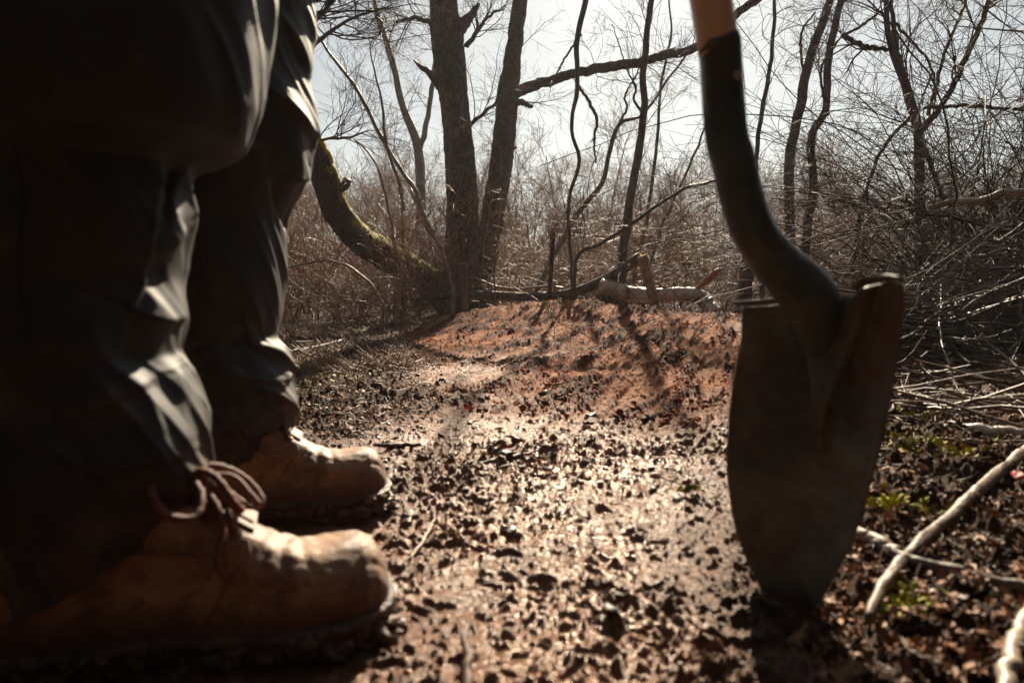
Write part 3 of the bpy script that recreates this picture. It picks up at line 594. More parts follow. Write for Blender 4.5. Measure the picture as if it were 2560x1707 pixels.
# sticks lying around: (label, points) with heights taken from the ground
def gstick(label, pts, mt, name='fallen_branch', cat='branch', lift=.0, **kw):
    """pts (px, py, diameter in metres) on the ground"""
    out = []
    for i, (a, b, d) in enumerate(pts):
        g = G(a, b); z = Hs(g[0], g[1])+d/2+.006; g = G(a, b, z); z = Hs(g[0], g[1])+d*.45+.006; g = G(a, b, z)
        c, s = math.cos(PITCH), math.sin(PITCH); fw = g[1]*c-(g[2]-CAMZ)*s
        out.append((a, b, g[1], d*FPX/g[1]))
    return stick(name, label, cat, out, mt, **kw)
gstick('pale grey weathered branch slanting in from the right edge across the leaf litter', [(2172, 1545, .008), (2198, 1480, .010), (2290, 1370, .0125), (2400, 1270, .014), (2500, 1180, .015), (2600, 1105, .016), (2760, 1030, .016)], M_grey, seed=21, amp=.22, sides=18, k=120, jit=.0018)
gstick('brown twig running right under the pale grey branch on the litter', [(2140, 1322, .010), (2210, 1368, .012), (2270, 1400, .012), (2360, 1420, .013), (2450, 1446, .012), (2600, 1475, .012)], M_dark, seed=22, k=50)
gstick('short stick stub on the mud beside the right edge of the blade', [(2146, 1330, .012), (2190, 1350, .014), (2245, 1382, .012)], M_grey, seed=23, k=20)
gstick('white peeled birch branch with lichen lying right of the blade', [(2370, 1058, .009), (2440, 1070, .015), (2500, 1078, .018), (2580, 1085, .019), (2720, 1088, .02)], M_birch, seed=24, amp=.18, k=40)
gstick('long smooth brown branch lying just below the white birch branch', [(2290, 1096, .006), (2400, 1102, .009), (2520, 1108, .011), (2660, 1106, .013)], M_grey, seed=25)
gstick('bent tan branch with a knot curving up towards the right edge', [(2215, 1048, .006), (2300, 1042, .010), (2370, 1025, .013), (2440, 990, .014), (2520, 970, .011)], M_grey, seed=26, amp=.12)
gstick('thick brown stick entering from the right edge above the bent tan branch', [(2440, 1015, .018), (2500, 1004, .03), (2600, 985, .036), (2700, 970, .036)], M_red, seed=27)
gstick('flat brown stick below the brushwood heap', [(2265, 962, .012), (2330, 957, .02), (2400, 954, .022), (2470, 952, .014)], M_grey, seed=28)
gstick('pale stick lying across the bottom right corner of the litter', [(2512, 1740, .012), (2530, 1660, .013), (2552, 1580, .014), (2600, 1500, .013)], M_pale, seed=29)
gstick('curved brown stick at the bottom centre of the mud', [(1158, 1590, .006), (1170, 1640, .008), (1168, 1700, .008), (1175, 1760, .008)], M_twig, seed=30, k=20, jit=.002)
gstick('thin curved twig with an orange leaf lying on the wet trail centre', [(1165, 1168, .004), (1220, 1155, .007), (1290, 1140, .007), (1340, 1128, .003)], M_grey, seed=31, k=24)
gstick('short dark stick on the pale wet patch left of the trail middle', [(935, 1113, .006), (990, 1112, .009), (1050, 1112, .006)], M_dark, seed=32, k=20)
gstick('pale grass stalk lying on the mud right of the far boot', [(1020, 1400, .002), (1048, 1365, .003), (1075, 1320, .003), (1088, 1290, .002)], M_pale, name='grass_stalk', cat='stalk', seed=33, k=20)
gstick('long grey branch lying along the grass left of the berm foot', [(640, 890, .02), (760, 875, .02), (860, 850, .022), (930, 815, .014)], M_grey, seed=34)
gstick('dark branch on the moss below the long grey branch', [(640, 862, .016), (740, 856, .02), (830, 853, .016)], M_dark, seed=35)
# brushwood sticks big enough to tell apart
def airstick(label, pts, mt, seed): return stick('cut_branch', label, 'branch', pts, mt, seed=seed, k=30, amp=.1, jit=.01)
airstick('pale branch with a snapped orange tip jutting left out of the brambles', [(2322, 520, 2.6, 14), (2370, 510, 2.6, 16), (2440, 500, 2.55, 18), (2520, 484, 2.5, 20), (2620, 475, 2.45, 22)], M_pale, 41)
airstick('thin bent branch just below the one with the snapped orange tip', [(2290, 532, 2.7, 8), (2380, 545, 2.7, 9), (2450, 562, 2.6, 10), (2500, 575, 2.6, 10), (2640, 590, 2.5, 12)], M_twig, 42)
airstick('forked pale twig in the right brushwood under the bent thin branch', [(2395, 598, 2.5, 8), (2470, 618, 2.45, 12), (2560, 634, 2.4, 12), (2660, 640, 2.3, 12)], M_pale, 43)
airstick('thick dark branch slanting up to the right edge out of the brushwood', [(2290, 900, 2.3, 26), (2380, 850, 2.3, 36), (2480, 785, 2.3, 40), (2580, 735, 2.3, 42), (2700, 690, 2.3, 42)], M_dark, 44)
airstick('white sunlit twig curving down beside the right edge of the blade', [(2262, 760, 2.4, 8), (2290, 785, 2.4, 10), (2308, 830, 2.4, 10), (2315, 878, 2.4, 9)], M_pale, 45)
airstick('reddish post behind the white sunlit twig', [(2330, 905, 2.6, 20), (2318, 800, 2.6, 20), (2305, 700, 2.6, 16)], M_red, 46)
def surround():  # out-of-view stems added to keep sky light off the near faces
    """the same wood carried on unseen beside and behind the path, added for shade"""
    n = 1500; a = rng.uniform(math.radians(62), math.radians(298), n); r = rng.uniform(2.6, 8, n); X = r*np.sin(a); Y = r*np.cos(a); Z = np.zeros(n)-.03
    D = np.stack([rn(n)*.25, rn(n)*.25, np.ones(n)], 1); P = grow(np.stack([X, Y, Z], 1), D, rng.uniform(1.5, 5.5, n), 14, .08, (0, 0, .02)); R = rng.uniform(.006, .05, n)[:, None]*(1-.8*np.linspace(0, 1, 14))[None]
    out = [tubes(P, R, 5)]
    P1, R1 = kids(P, R, 9, .1, 1, 50, .9, 7, .15, (0, 0, .02), .6, .0025, .009); out.append(tubes(P1, R1, 3))
    P2, R2 = kids(P1, R1, 5, .1, 1, 45, .4, 4, .2, (0, 0, 0), .7, .002, .004); out.append(tubes(P2, R2, 3))
    V, Q, T = join(out); return mk('unseen_wood', V, Q, T, M_sap)
tag(surround(), 'unseen bare wood added around the path to cut sky light', 'woodland', kind='stuff')

def evergreens():  # unseen trees added behind the camera to block sky fill
    n = 26; a = np.radians(np.linspace(88, 272, n)+rn(n)*3); r = rng.uniform(3.0, 5.5, n); out = []
    for i in range(n):
        m = 900; h = rng.uniform(5, 8); t = rng.random(m)**.8; rad = 1.25*(1-t)*np.sqrt(rng.random(m)*.8+.2)+.05; b = rng.uniform(0, 6.283, m)
        c = np.stack([r[i]*np.sin(a[i])+rad*np.cos(b), r[i]*np.cos(a[i])+rad*np.sin(b), .1+t*h], -1); u = np.stack([np.cos(b), np.sin(b), -.45+.2*rn(m)], -1); w_ = np.stack([-np.sin(b), np.cos(b), .25*rn(m)], -1); L = rng.uniform(.14, .30, m)[:, None]
        V = np.stack([c-u*L-w_*L*.25, c-u*L*.6+w_*L*.45, c+u*L, c-u*L*.2-w_*L*.5], 1).reshape(-1, 3); out.append((V, np.arange(m*4).reshape(m, 4), None))
        st = np.array([[r[i]*np.sin(a[i]), r[i]*np.cos(a[i]), z] for z in (-.1, h*.5, h)]); out.append(tubes(st[None], np.array([[.09, .05, .01]]), 8))
    V, Q, T = join(out); return mk('blocker_evergreens', V, Q, T, M_ever, smooth=False)
M_ever = simple('needle_green', (.012, .022, .010), (.03, .05, .02), 4, .7, 60, .2, .001, .2)
tag(evergreens(), 'unseen dark evergreens added close behind the path to block sky light', 'woodland', kind='stuff')

# ---------------------------------------------------------------- shovel
def shovel():
    tip = G(1985, 1560); root = tag(empty('shovel', tuple(tip)), 'rusty pointed shovel with a wooden shaft, its blade stuck upright in the mud', 'shovel')
    rows = [(0, 768, 1855, 728, 2258), (.1, 850, 1851, 800, 2256), (.25, 950, 1833, 920, 2240), (.4, 1060, 1821, 1040, 2217), (.55, 1170, 1817, 1150, 2192), (.7, 1290, 1831, 1280, 2155), (.8, 1370, 1855, 1365, 2125), (.9, 1450, 1890, 1450, 2080), (.97, 1520, 1930, 1520, 2040), (1, 1580, 1965, 1580, 2000)]
    rows = np.array(rows, float); N = 90; Mx = 60; v = np.linspace(0, 1, N); lerp = lambda c: crom(np.stack([rows[:, 0]*900, rows[:, c], rows[:, 0]*0], 1), N*4)
    def col(c):
        q = lerp(c); return np.interp(v, q[:, 0]/900, q[:, 1])
    pl, xl, pr, xr = col(1), col(2), col(3), col(4)
    u = np.linspace(-1, 1, Mx); V = np.zeros((N, Mx, 3))
    for i in range(N):
        k = min(1, (xr[i]-xl[i])/420)
        A = W(xl[i], pl[i], .605+.055*k); B = W(xr[i], pr[i], .605-.055*k); ch = B-A; nrm = np.array([-ch[1], ch[0], 0]); nrm /= np.linalg.norm(nrm)
        if nrm[1] < 0: nrm = -nrm
        sag = .030*k*(1-.25*v[i])
        t = (u+1)/2
        row = A[None]+ch[None]*t[:, None]+nrm[None]*(sag*(1-np.abs(u)**2.1))[:, None]
        # raised frog running down the middle, narrowing to its end
        fw = np.clip(.58*(1-v[i]/.52)**1.3, 0, 1); fh = .017*sstep(.56, .3, v[i])
        if fw > 0: row -= nrm[None]*(fh*sstep(1, .72, np.abs(u-.12-.12*v[i])/max(fw, .02)))[:, None]
        V[i] = row
    V[..., 2] += (.0095*np.sin(np.clip((u-.42)/.58, 0, 1)*math.pi*.86)**.7)[None]*sstep(.12, 0, v)[:, None]
    V += .0006*np.stack([noise2(V[..., 0]*60, V[..., 2]*60, 5+q) for q in range(3)], -1)
    # stepping edges: folded over towards the viewer at both shoulders
    idx = np.arange(N*Mx).reshape(N, Mx); Q = np.stack([idx[:-1, :-1], idx[1:, :-1], idx[1:, 1:], idx[:-1, 1:]], -1).reshape(-1, 4)
    b = mk('blade', V.reshape(-1, 3)-tip, Q, None, M_blade, root)
    md = b.modifiers.new('thick', 'SOLIDIFY'); md.thickness = .0022; md.offset = 0
    def step(c0, c1, name='step', lift=None, wd=.014):
        e = V[0, c0:c1]; n = len(e); prof = []
        nr = np.array([-(V[0, -1]-V[0, 0])[1], (V[0, -1]-V[0, 0])[0], 0]); nr /= np.linalg.norm(nr); nr = -nr if nr[1] > 0 else nr
        S = []
        for j in range(7):
            a = j/6*math.pi*.62; up = .004*math.sin(a)+.001; fw = wd*(1-math.cos(a))/1.3
            q = e+nr[None]*fw+np.array([0, 0, 1.])*up
            if lift is not None: q = q+np.array([0, 0, 1.])*lift[:, None]
            S.append(q)
        S = np.stack(S); ii = np.arange(7*n).reshape(7, n); q = np.stack([ii[:-1, :-1], ii[1:, :-1], ii[1:, 1:], ii[:-1, 1:]], -1).reshape(-1, 4)
        o = mk(name, S.reshape(-1, 3)-tip, q, None, M_blade, b); m2 = o.modifiers.new('thick', 'SOLIDIFY'); m2.thickness = .0026; m2.offset = 0
        return o
    step(0, 18)
    n2 = Mx-43; t = np.linspace(0, 1, n2); step(43, Mx, wd=.012)
    # socket: round tube that bends and flares into the blade
    Sx = [(1790, 95, .60, 51), (1802, 220, .60, 51), (1817, 400, .60, 52), (1845, 510, .60, 52), (1868, 560, .60, 53), (1903, 612, .60, 54), (1945, 660, .60, 60), (1995, 706, .60, 70), (2035, 752, .60, 82), (2062, 820, .612, 74), (2072, 900, .622, 50), (2075, 980, .628, 20)]
    Sx = [(1797, 105, .60, 49.5), (1800, 130, .60, 50), (1815, 330, .60, 51), (1832, 395, .60, 52), (1852, 480, .60, 52), (1876, 560, .60, 53), (1908, 618, .60, 54), (1948, 664, .60, 59), (1990, 706, .60, 64), (2030, 754, .602, 68), (2054, 830, .613, 62), (2070, 910, .624, 50), (2080, 1000, .634, 36), (2088, 1100, .642, 22), (2092, 1180, .650, 8)]
    c = crom(np.array([[*W(a, bb, y), d/FPX*y] for a, bb, y, d in Sx]), 90)
    P = c[None, :, :3]; R = c[None, :, 3]; VV, QQ, TT = tubes(P, R, 40, True)
    kk = np.repeat(np.linspace(0, 1, 90), 40); cc = np.repeat(P[0], 40, 0); fl = 1-.60*sstep(.50, .80, kk)    # flattened where it meets the blade
    VV[:len(kk), 1] = cc[:, 1]+(VV[:len(kk), 1]-cc[:, 1])*fl
    s = mk('socket', VV-tip, QQ, TT, M_sock, root)
    # rolled rim and open seam
    rim = tubes(P[:, :3], R[:, :3]*1.03, 40, True); mk('rim', rim[0]-tip, rim[1], rim[2], M_sock, s)
    rv = W(1841, 190, .60-.0185); rv2 = W(1841, 190, .60-.0145); v_, q_, t_ = tubes(np.array([[rv2, rv2+(rv-rv2)*.7, rv]]), np.array([[.0042, .0038, .0018]]), 16, True); mk('rivet', v_-tip, q_, t_, M_rivet, s)
    # shaft up and out of the frame
    A = W(1803, 160, .60); B = W(1780, 0, .60); d = (B-A)/np.linalg.norm(B-A); d = d+np.array([-.02, 0, 0]); Lh = np.linspace(0, .95, 40)
    PP = (A[None]+d[None]*Lh[:, None])[None]; RR = (.0172+.0018*sstep(.05, .3, Lh)-.0*Lh)[None]; v_, q_, t_ = tubes(PP, RR, 32, True); mk('shaft', v_-tip, q_, t_, M_shaft, root)
    return root
shovel()

# ---------------------------------------------------------------- boots
def boot(px_toe, Yt, yaw, label_bow=True, zlift=0.0):
    c, s_ = math.cos(yaw), math.sin(yaw); toe = W(px_toe, 0, Yt); hx, hy = toe[0]-.300*c, Yt-.300*s_
    e = bpy.data.objects.new('boot', None); C.objects.link(e); e.location = (hx, hy, zlift); e.rotation_euler = (0, 0, yaw)
    prof = np.array([(0.0, .030, .014), (.004, .085, .026), (.015, .120, .033), (.05, .135, .037), (.09, .138, .038), (.13, .132, .039), (.155, .122, .041), (.175, .108, .044), (.195, .094, .047), (.215, .083, .049), (.24, .0775, .050), (.262, .0775, .050), (.277, .0760, .047), (.288, .069, .041), (.295, .056, .032), (.2988, .042, .018), (.300, .031, .004)])
    k = 110; xs = np.concatenate([np.linspace(0, .02, 12)[:-1], np.linspace(.02, .27, 76)[:-1], np.linspace(.27, .300, 30)])
    top = np.interp(xs, prof[:, 0], prof[:, 1]); wd = np.interp(xs, prof[:, 0], prof[:, 2])
    ker = np.array([1, 2, 3, 2, 1])/9.; 
    def sm(a):
        b = np.convolve(np.pad(a, 2, mode='edge'), ker, 'valid'); b[0] = a[0]; b[-1] = a[-1]; return b
    top = sm(sm(top)); wd = sm(wd)
    nb = 56; an = np.linspace(0, math.pi, nb); zb = .024
    X, A = np.meshgrid(xs, an, indexing='ij'); Tt = top[:, None]; Wd = wd[:, None]
    sq = np.interp(xs, [0, .13, .2, .3], [.55, .8, .85, .75])[:, None]
    cy = np.sign(np.cos(A))*np.abs(np.cos(A))**.75; y = Wd*cy*(1-.18*np.sin(A)**2*sstep(.2, .1, X)); z = zb+(Tt-zb)*np.sin(A)**sq
    y += -.010*np.sin(np.clip((X-.12)/.18, 0, 1)*math.pi)*1.0   # foot curves in
    # creases over the ball, toe cap seam, soft dents
    cre = -.0022*np.exp(-((X-.222-.02*np.cos(A)-.008*np.sin(A*3))/.0035)**2)-.0018*np.exp(-((X-.206-.014*np.cos(A))/.003)**2)-.0016*np.exp(-((X-.236-.01*np.cos(A*2))/.003)**2)
    den = .0024*noise2(X*28, A*2.4, 7)+.0010*noise2(X*90, A*6, 8)
    z += (cre+den)*np.sin(A); y += (cre+den)*np.cos(A)*.8
    V = np.stack([X, y, z], -1); n0, n1 = X.shape; idx = np.arange(n0*n1).reshape(n0, n1)
    Q = np.stack([idx[:-1, :-1], idx[1:, :-1], idx[1:, 1:], idx[:-1, 1:]], -1).reshape(-1, 4)
    up = mk('upper', V.reshape(-1, 3), Q, None, M_boot, e)
    def surf(x, a, off=.0015):
        """point on the upper: x along the foot, a across (radians)"""
        i = np.interp(x, xs, np.arange(n0)); j = a/math.pi*(n1-1); i0 = int(min(i, n0-2)); j0 = int(min(max(j, 0), n1-2)); f = i-i0; g = j-j0
        p = V[i0, j0]*(1-f)*(1-g)+V[i0+1, j0]*f*(1-g)+V[i0, j0+1]*(1-f)*g+V[i0+1, j0+1]*f*g
        return p+off*np.array([0, math.cos(a), math.sin(a)+.2])
    # ankle shaft, hidden mostly under the trouser hem
    kz = np.linspace(.09, .185, 14); ring = []
    an2 = np.linspace(0, 2*math.pi, 40, endpoint=False)
    for zz in kz: ring.append(np.stack([.068+.060*np.cos(an2)-.04*(zz-.09), .040*np.sin(an2), np.full(40, zz)], -1))
    ring = np.array(ring); ii = np.arange(14*40).reshape(14, 40); q = np.stack([ii[:-1], np.roll(ii[:-1], -1, 1), np.roll(ii[1:], -1, 1), ii[1:]], -1).reshape(-1, 4); mk('ankle_collar', ring.reshape(-1, 3), q, None, M_boot, e)
    # sole with welt and lugs caked in mud
    na = 160; t = np.linspace(0, 2*math.pi, na, endpoint=False)
    def outline(off):
        xx = np.concatenate([np.linspace(0, .300, 80), np.linspace(.300, 0, 80)]); ww = np.interp(xx, xs, wd)*np.concatenate([np.ones(80), -np.ones(80)])
        yy = ww-.010*np.sin(np.clip((xx-.12)/.18, 0, 1)*math.pi)
        P = np.stack([xx, yy], -1); 
        for _ in range(3): P = (np.roll(P, 1, 0)+P*2+np.roll(P, -1, 0))/4
        d = np.roll(P, -1, 0)-np.roll(P, 1, 0); d = d/(np.linalg.norm(d, axis=1, keepdims=True)+1e-9); return P+off*np.stack([-d[:, 1], d[:, 0]], -1)
    lv = [(.000, .001), (.006, .004), (.014, .005), (.020, .0045), (.021, .006), (.0265, .006), (.028, .003), (.028, -.004)]; S = []
    for zz, off in lv:
        P = outline(off); lug = (.003*np.sign(np.sin(np.arange(160)*.55)) if zz < .013 else 0)
        P = outline(off+0*0) if zz >= .013 else P+0; nzz = .004*noise2(P[:, 0]*45, P[:, 1]*45+zz*80, 3)+.003*noise2(P[:, 0]*130, P[:, 1]*130+zz*100, 4)
        cen = np.array([.15, 0]); dirn = P-cen; dirn /= np.linalg.norm(dirn, axis=1, keepdims=True)
        P = P+dirn*((nzz+lug*.6)*(1 if zz < .019 else .15))[:, None]; S.append(np.stack([P[:, 0], P[:, 1], np.full(160, zz)+.0*P[:, 0]+.004*sstep(.24, .30, P[:, 0])], -1))
    S = np.array(S); m_ = len(lv); ii = np.arange(m_*160).reshape(m_, 160); q = np.stack([ii[:-1], np.roll(ii[:-1], -1, 1), np.roll(ii[1:], -1, 1), ii[1:]], -1).reshape(-1, 4)
    sole = mk('sole', S.reshape(-1, 3), q, None, M_sole, e)
    # pale rubber edge showing at the toe only
    P = outline(.0064); sel = [i for i in list(range(66, 160)) if P[i, 0] > (.270 if not label_bow else .290)]; PP = np.array([[P[i, 0], P[i, 1], .0285] for i in sel]); PP = PP[::2]
    v, q, t_ = tubes(PP[None], np.full((1, len(PP)), .0017), 8, True); mk('welt_edge', v, q, t_, M_welt, sole)
    # mud squeezed up around the sole
    vs = []
    for i in range(230):
        P0 = outline(.004)[rng.integers(0, 160)]; r = rng.uniform(.002, .0085)*(1.3 if P0[0] > .2 else 1); vs.append(blob(np.array([P0[0], P0[1], rng.uniform(.0, .024)]), r))
    v, q, t_ = join(vs); mk('caked_mud', v, q, t_, M_clod, sole)
    # seams
    def seam(name, pts, r=.0009, mt=M_lace):
        PP = crom(np.array([surf(x, a, .0006) for x, a in pts]), 40)[None]; v, q, t_ = tubes(PP, np.full((1, 40), r), 6); return mk(name, v, q, t_, mt, up)
    cam_side = math.pi*1.0
    for sgn in (0, 1):
        f = (lambda a: math.pi-a) if sgn == 0 else (lambda a: a)
        seam('seam', [(.185, f(1.25)), (.188, f(.9)), (.176, f(.55)), (.165, f(.25)), (.155, f(.08))])
        seam('seam', [(.188, f(.92)), (.15, f(.62)), (.10, f(.55)), (.05, f(.5)), (.015, f(.45))])
    # lace stays: raised leather panels either side of the tongue
    for f in (lambda a: math.pi-a, lambda a: a):
        rows_ = []
        for x in np.linspace(.105, .186, 16):
            rows_.append([surf(x, f(a), .0022 if 0 < j < 6 else .0002) for j, a in enumerate(np.linspace(.75, 1.28, 7))])
        g = np.array(rows_); ii = np.arange(16*7).reshape(16, 7); q = np.stack([ii[:-1, :-1], ii[1:, :-1], ii[1:, 1:], ii[:-1, 1:]], -1).reshape(-1, 4); mk('lace_stay', g.reshape(-1, 3), q, None, M_boot, up)
        for x in (.118, .138, .158, .177):
            p = surf(x, f(1.10), .0030); a_ = np.linspace(0, 2*math.pi, 13); n_ = np.array([0, math.cos(f(1.1)), math.sin(f(1.1))]); t1 = np.array([1., 0, -.45]); t1 -= n_*(t1@n_); t1 /= np.linalg.norm(t1); t2 = np.cross(n_, t1)
            C_ = p[None]+.0042*(np.cos(a_)[:, None]*t1[None]+np.sin(a_)[:, None]*t2[None]); v, q, t_ = tubes(C_[None], np.full((1, 13), .0011), 7); mk('eyelet', v, q, t_, M_ring, up)
    # tongue
    g = np.array([[[x, yy, np.interp(x, xs, top)+.002+.004*sstep(.15, .10, x)*(1-abs(yy)/.022)] for yy in np.linspace(-.022, .022, 9)] for x in np.linspace(.085, .192, 20)]); ii = np.arange(180).reshape(20, 9); q = np.stack([ii[:-1, :-1], ii[1:, :-1], ii[1:, 1:], ii[:-1, 1:]], -1).reshape(-1, 4); mk('tongue', g.reshape(-1, 3), q, None, M_boot, e)
    # laces
    def lace(pts, r=.0030, k=44):
        PP = crom(np.array(pts), k)[None]; rr = r*(1+.12*np.sin(np.arange(k)*2.4))[None]; v, q, t_ = tubes(PP, rr, 8, True); return mk('lace', v, q, t_, M_lace, e)
    L = lambda x, a, o=.004: surf(x, a, o); Rr = math.pi-1.10; Ll = 1.10
    xs4 = (.118, .138, .158, .177)
    for i, x in enumerate(xs4):
        lace([L(x, Rr, .002), L(x, math.pi/2+.2, .0065), L(x-.002, math.pi/2-.2, .0065), L(x, Ll, .002)])
        if i < 3:
            lace([L(x, Rr, .003), L(x+.010, math.pi/2+.15, .009), L(x+.014, math.pi/2-.15, .009), L(xs4[i+1], Ll, .003)]); lace([L(x, Ll, .003), L(x+.008, math.pi/2-.15, .0075), L(x+.013, math.pi/2+.15, .0075), L(xs4[i+1], Rr, .003)])
    if label_bow:
        kx = .142; kz = np.interp(kx, xs, top)+.010; K = np.array([kx, -.004, kz])
        lace([K, K+[.006, -.012, .010], K+[.022, -.030, .010], K+[.036, -.036, -.010], K+[.040, -.030, -.018], K+[.028, -.018, -.012], K+[.014, -.008, .002], K], .0034)
        lace([K, K+[-.012, -.014, .012], K+[-.020, -.034, .006], K+[-.010, -.044, -.012], K+[.008, -.038, -.018], K+[.012, -.022, -.006], K+[.002, -.008, .004], K], .0034)
        lace([K+[.002, 0, .003], K+[.018, .012, .008], K+[.040, .020, -.006], K+[.054, .012, -.024], K+[.044, .004, -.026], K+[.020, .004, -.006], K], .0030)
        lace([K, K+[.020, -.022, -.010], K+[.028, -.036, -.030], K+[.024, -.044, -.050], K+[.030, -.047, -.064]], .0026)
        lace([K, K+[.030, .006, .0], K+[.046, -.004, -.014], K+[.052, -.006, -.022]], .0028)
        lace([K+[-.006, -.006, 0], K+[0, 0, .006], K+[.008, .003, .002], K+[.004, -.006, -.002], K+[-.006, -.006, 0]], .0042)
    return e
def ico():
    bm = __import__('bmesh').new(); __import__('bmesh').ops.create_icosphere(bm, subdivisions=2, radius=1); v = np.array([a.co[:] for a in bm.verts]); f = np.array([[a.index for a in q.verts] for q in bm.faces]); bm.free(); return v, f
ICO_V, ICO_F = ico()
def blob(c, r, flat=.75):
    s = rng.integers(0, 1000); v = ICO_V; k = 1+.8*noise2(v[:, 0]*1.5+v[:, 2]+s*3.1, v[:, 1]*1.5-v[:, 2]*.7, 11)+.6*noise2(v[:, 0]*3.5+s, v[:, 1]*3.5+v[:, 2]*3, 12)
    return v*k[:, None]*np.array([r*rng.uniform(.8, 1.4), r*rng.uniform(.8, 1.2), r*flat])+c, None, ICO_F

# ---------------------------------------------------------------- person
def person():
    root = tag(empty('person', (-.36, .72, 0)), 'person standing in baggy dark trousers and muddy tan work boots, seen from the thighs down', 'person')
    O = np.array([-.36, .72, 0.])
    b1 = boot(952, .585, math.radians(18)); b2 = boot(950, .905, math.radians(15), False)
    for b in (b1, b2): l = b.location.copy(); b.parent = root; b.location = l-Vector(O)
    def leg(rows, folds, top_rows, seed, NA=260, NZ=420):
        ext = []
        rr = []
        for (py, L, R, Y, ry, tl) in rows:
            b = W(R-20, py, Y); a = W(L, py, Y); rr.append([(a[0]+b[0])/2, Y, (a[2]+b[2])/2, (b[0]-a[0])/2, ry, tl*Y/FPX])
        rr += top_rows; rr = np.array(rr, float)
        cum = np.concatenate([[0], np.cumsum(np.hypot(np.diff(rr[:, 2]), .35*np.diff(rr[:, 3]))+1e-4)]); zz = np.linspace(0, cum[-1], NZ)
        # monotone-ish smooth interpolation
        I = np.stack([np.interp(zz, cum, rr[:, q]) for q in range(6)], 1)
        for _ in range(5): I[1:-1] = (I[:-2]+2*I[1:-1]+I[2:])/4
        a = np.linspace(0, 2*math.pi, NA, endpoint=False); ca, sa = np.cos(a), np.sin(a); e = .92
        cx = np.sign(ca)*np.abs(ca)**e; cy = np.sign(sa)*np.abs(sa)**e
        V = np.stack([I[:, 0:1]+I[:, 3:4]*cx[None], I[:, 1:2]+I[:, 4:5]*cy[None], I[:, 2:3]+I[:, 5:6]*ca[None]], -1)
        nrm = np.stack([np.tile(ca, (NZ, 1)), np.tile(sa, (NZ, 1)), np.zeros((NZ, NA))], -1)
        c, s = math.cos(PITCH), math.sin(PITCH); fw = V[..., 1]*c-(V[..., 2]-CAMZ)*s; upv = V[..., 1]*s+(V[..., 2]-CAMZ)*c
        PX = 1280+FPX*V[..., 0]/fw; PY = 853.5-FPX*upv/fw
        D = np.zeros(PX.shape); fr = sstep(.55, .1, sa)[None]
        for pts, wu, wdn, amp in folds:
            pts = np.array(crom(np.array([[p[0], p[1], 0.] for p in pts]), 14))[:, :2]; best = np.full(PX.shape, 1e9); sg = np.zeros(PX.shape); en = np.zeros(PX.shape)
            for i in range(13):
                A, B = pts[i], pts[i+1]; ev = B-A; Ls = np.hypot(*ev); t = ((PX-A[0])*ev[0]+(PY-A[1])*ev[1])/Ls**2; tc = np.clip(t, 0, 1)
                d = np.hypot(PX-A[0]-tc*ev[0], PY-A[1]-tc*ev[1]); q = d < best; best = np.where(q, d, best)
                cr = np.sign(ev[0]*(PY-A[1])-ev[1]*(PX-A[0])); sg = np.where(q, -cr, sg); en = np.where(q, (i+tc)/13, en)
            tap = np.sin(np.clip(en, .04, .96)*math.pi)**.5
            f = np.where(sg > 0, np.exp(-best/wu), np.exp(-(best/wdn)**2)); D += amp*f*tap*fr
        arc = a*.085; zc = V[..., 2]; aa = np.tile(arc, (NZ, 1))
        def periodic(fx, fz, sd): return noise2(np.cos(a)[None]*fx+zc*fz*.35+sd, np.sin(a)[None]*fx+zc*fz, sd)
        w1 = periodic(2.2, 9, seed); w2 = 1-2*np.abs(periodic(2.0, 15, seed+3)+.35*w1); w3 = 1-2*np.abs(periodic(3.4, 26, seed+7)+.3*w1)
        low = sstep(.34, .10, zc); D += (.0050+.001*low)*w1+(.0016+.0014*low)*np.maximum(w2, .1)**2*1.3+(.0006+.0007*low)*np.maximum(w3, .0)**2*1.3
        V = V+nrm*D[..., None]
        ii = np.arange(NZ*NA).reshape(NZ, NA); Q = np.stack([ii[:-1], np.roll(ii[:-1], -1, 1), np.roll(ii[1:], -1, 1), ii[1:]], -1).reshape(-1, 4)
        o = mk('trouser_leg', V.reshape(-1, 3)-O, Q, None, M_cloth, root); m = o.modifiers.new('t', 'SOLIDIFY'); m.thickness = .0015
        hp = np.concatenate([V[1], V[1][:2]])[None]; v_, q_, t_ = tubes(hp, np.full((1, hp.shape[1]), .0021), 8); mk('hem', v_-O, q_, t_, M_cloth, o)
        col = (V[:330, int(NA*.79)]+nrm[:330, int(NA*.79)]*.0006)[None]; v_, q_, t_ = tubes(col, np.full((1, 330), .0007), 6); mk('side_seam', v_-O, q_, t_, M_cloth, o)
        return o
    near = [(1415, 95, 455, .535, .072, 105), (1345, 50, 495, .535, .075, 95), (1240, 30, 520, .54, .078, 75), (1130, 18, 512, .54, .080, 50), (1050, 8, 490, .545, .080, 40), (960, -5, 462, .55, .080, 30), (900, -20, 428, .55, .082, 15), (860, -30, 432, .55, .084, 0), (800, -50, 448, .555, .086, 0), (700, -80, 438, .56, .088, 0), (620, -90, 456, .56, .09, 0), (540, -100, 474, .56, .09, 0), (450, -110, 466, .56, .092, 0), (405, -120, 462, .56, .094, 0), (385, -125, 560, .56, .10, 0), (360, -130, 612, .56, .104, 0), (270, -140, 652, .56, .106, 0), (150, -150, 672, .56, .108, 0), (0, -160, 690, .565, .11, 0), (-120, -170, 692, .57, .11, 0)]
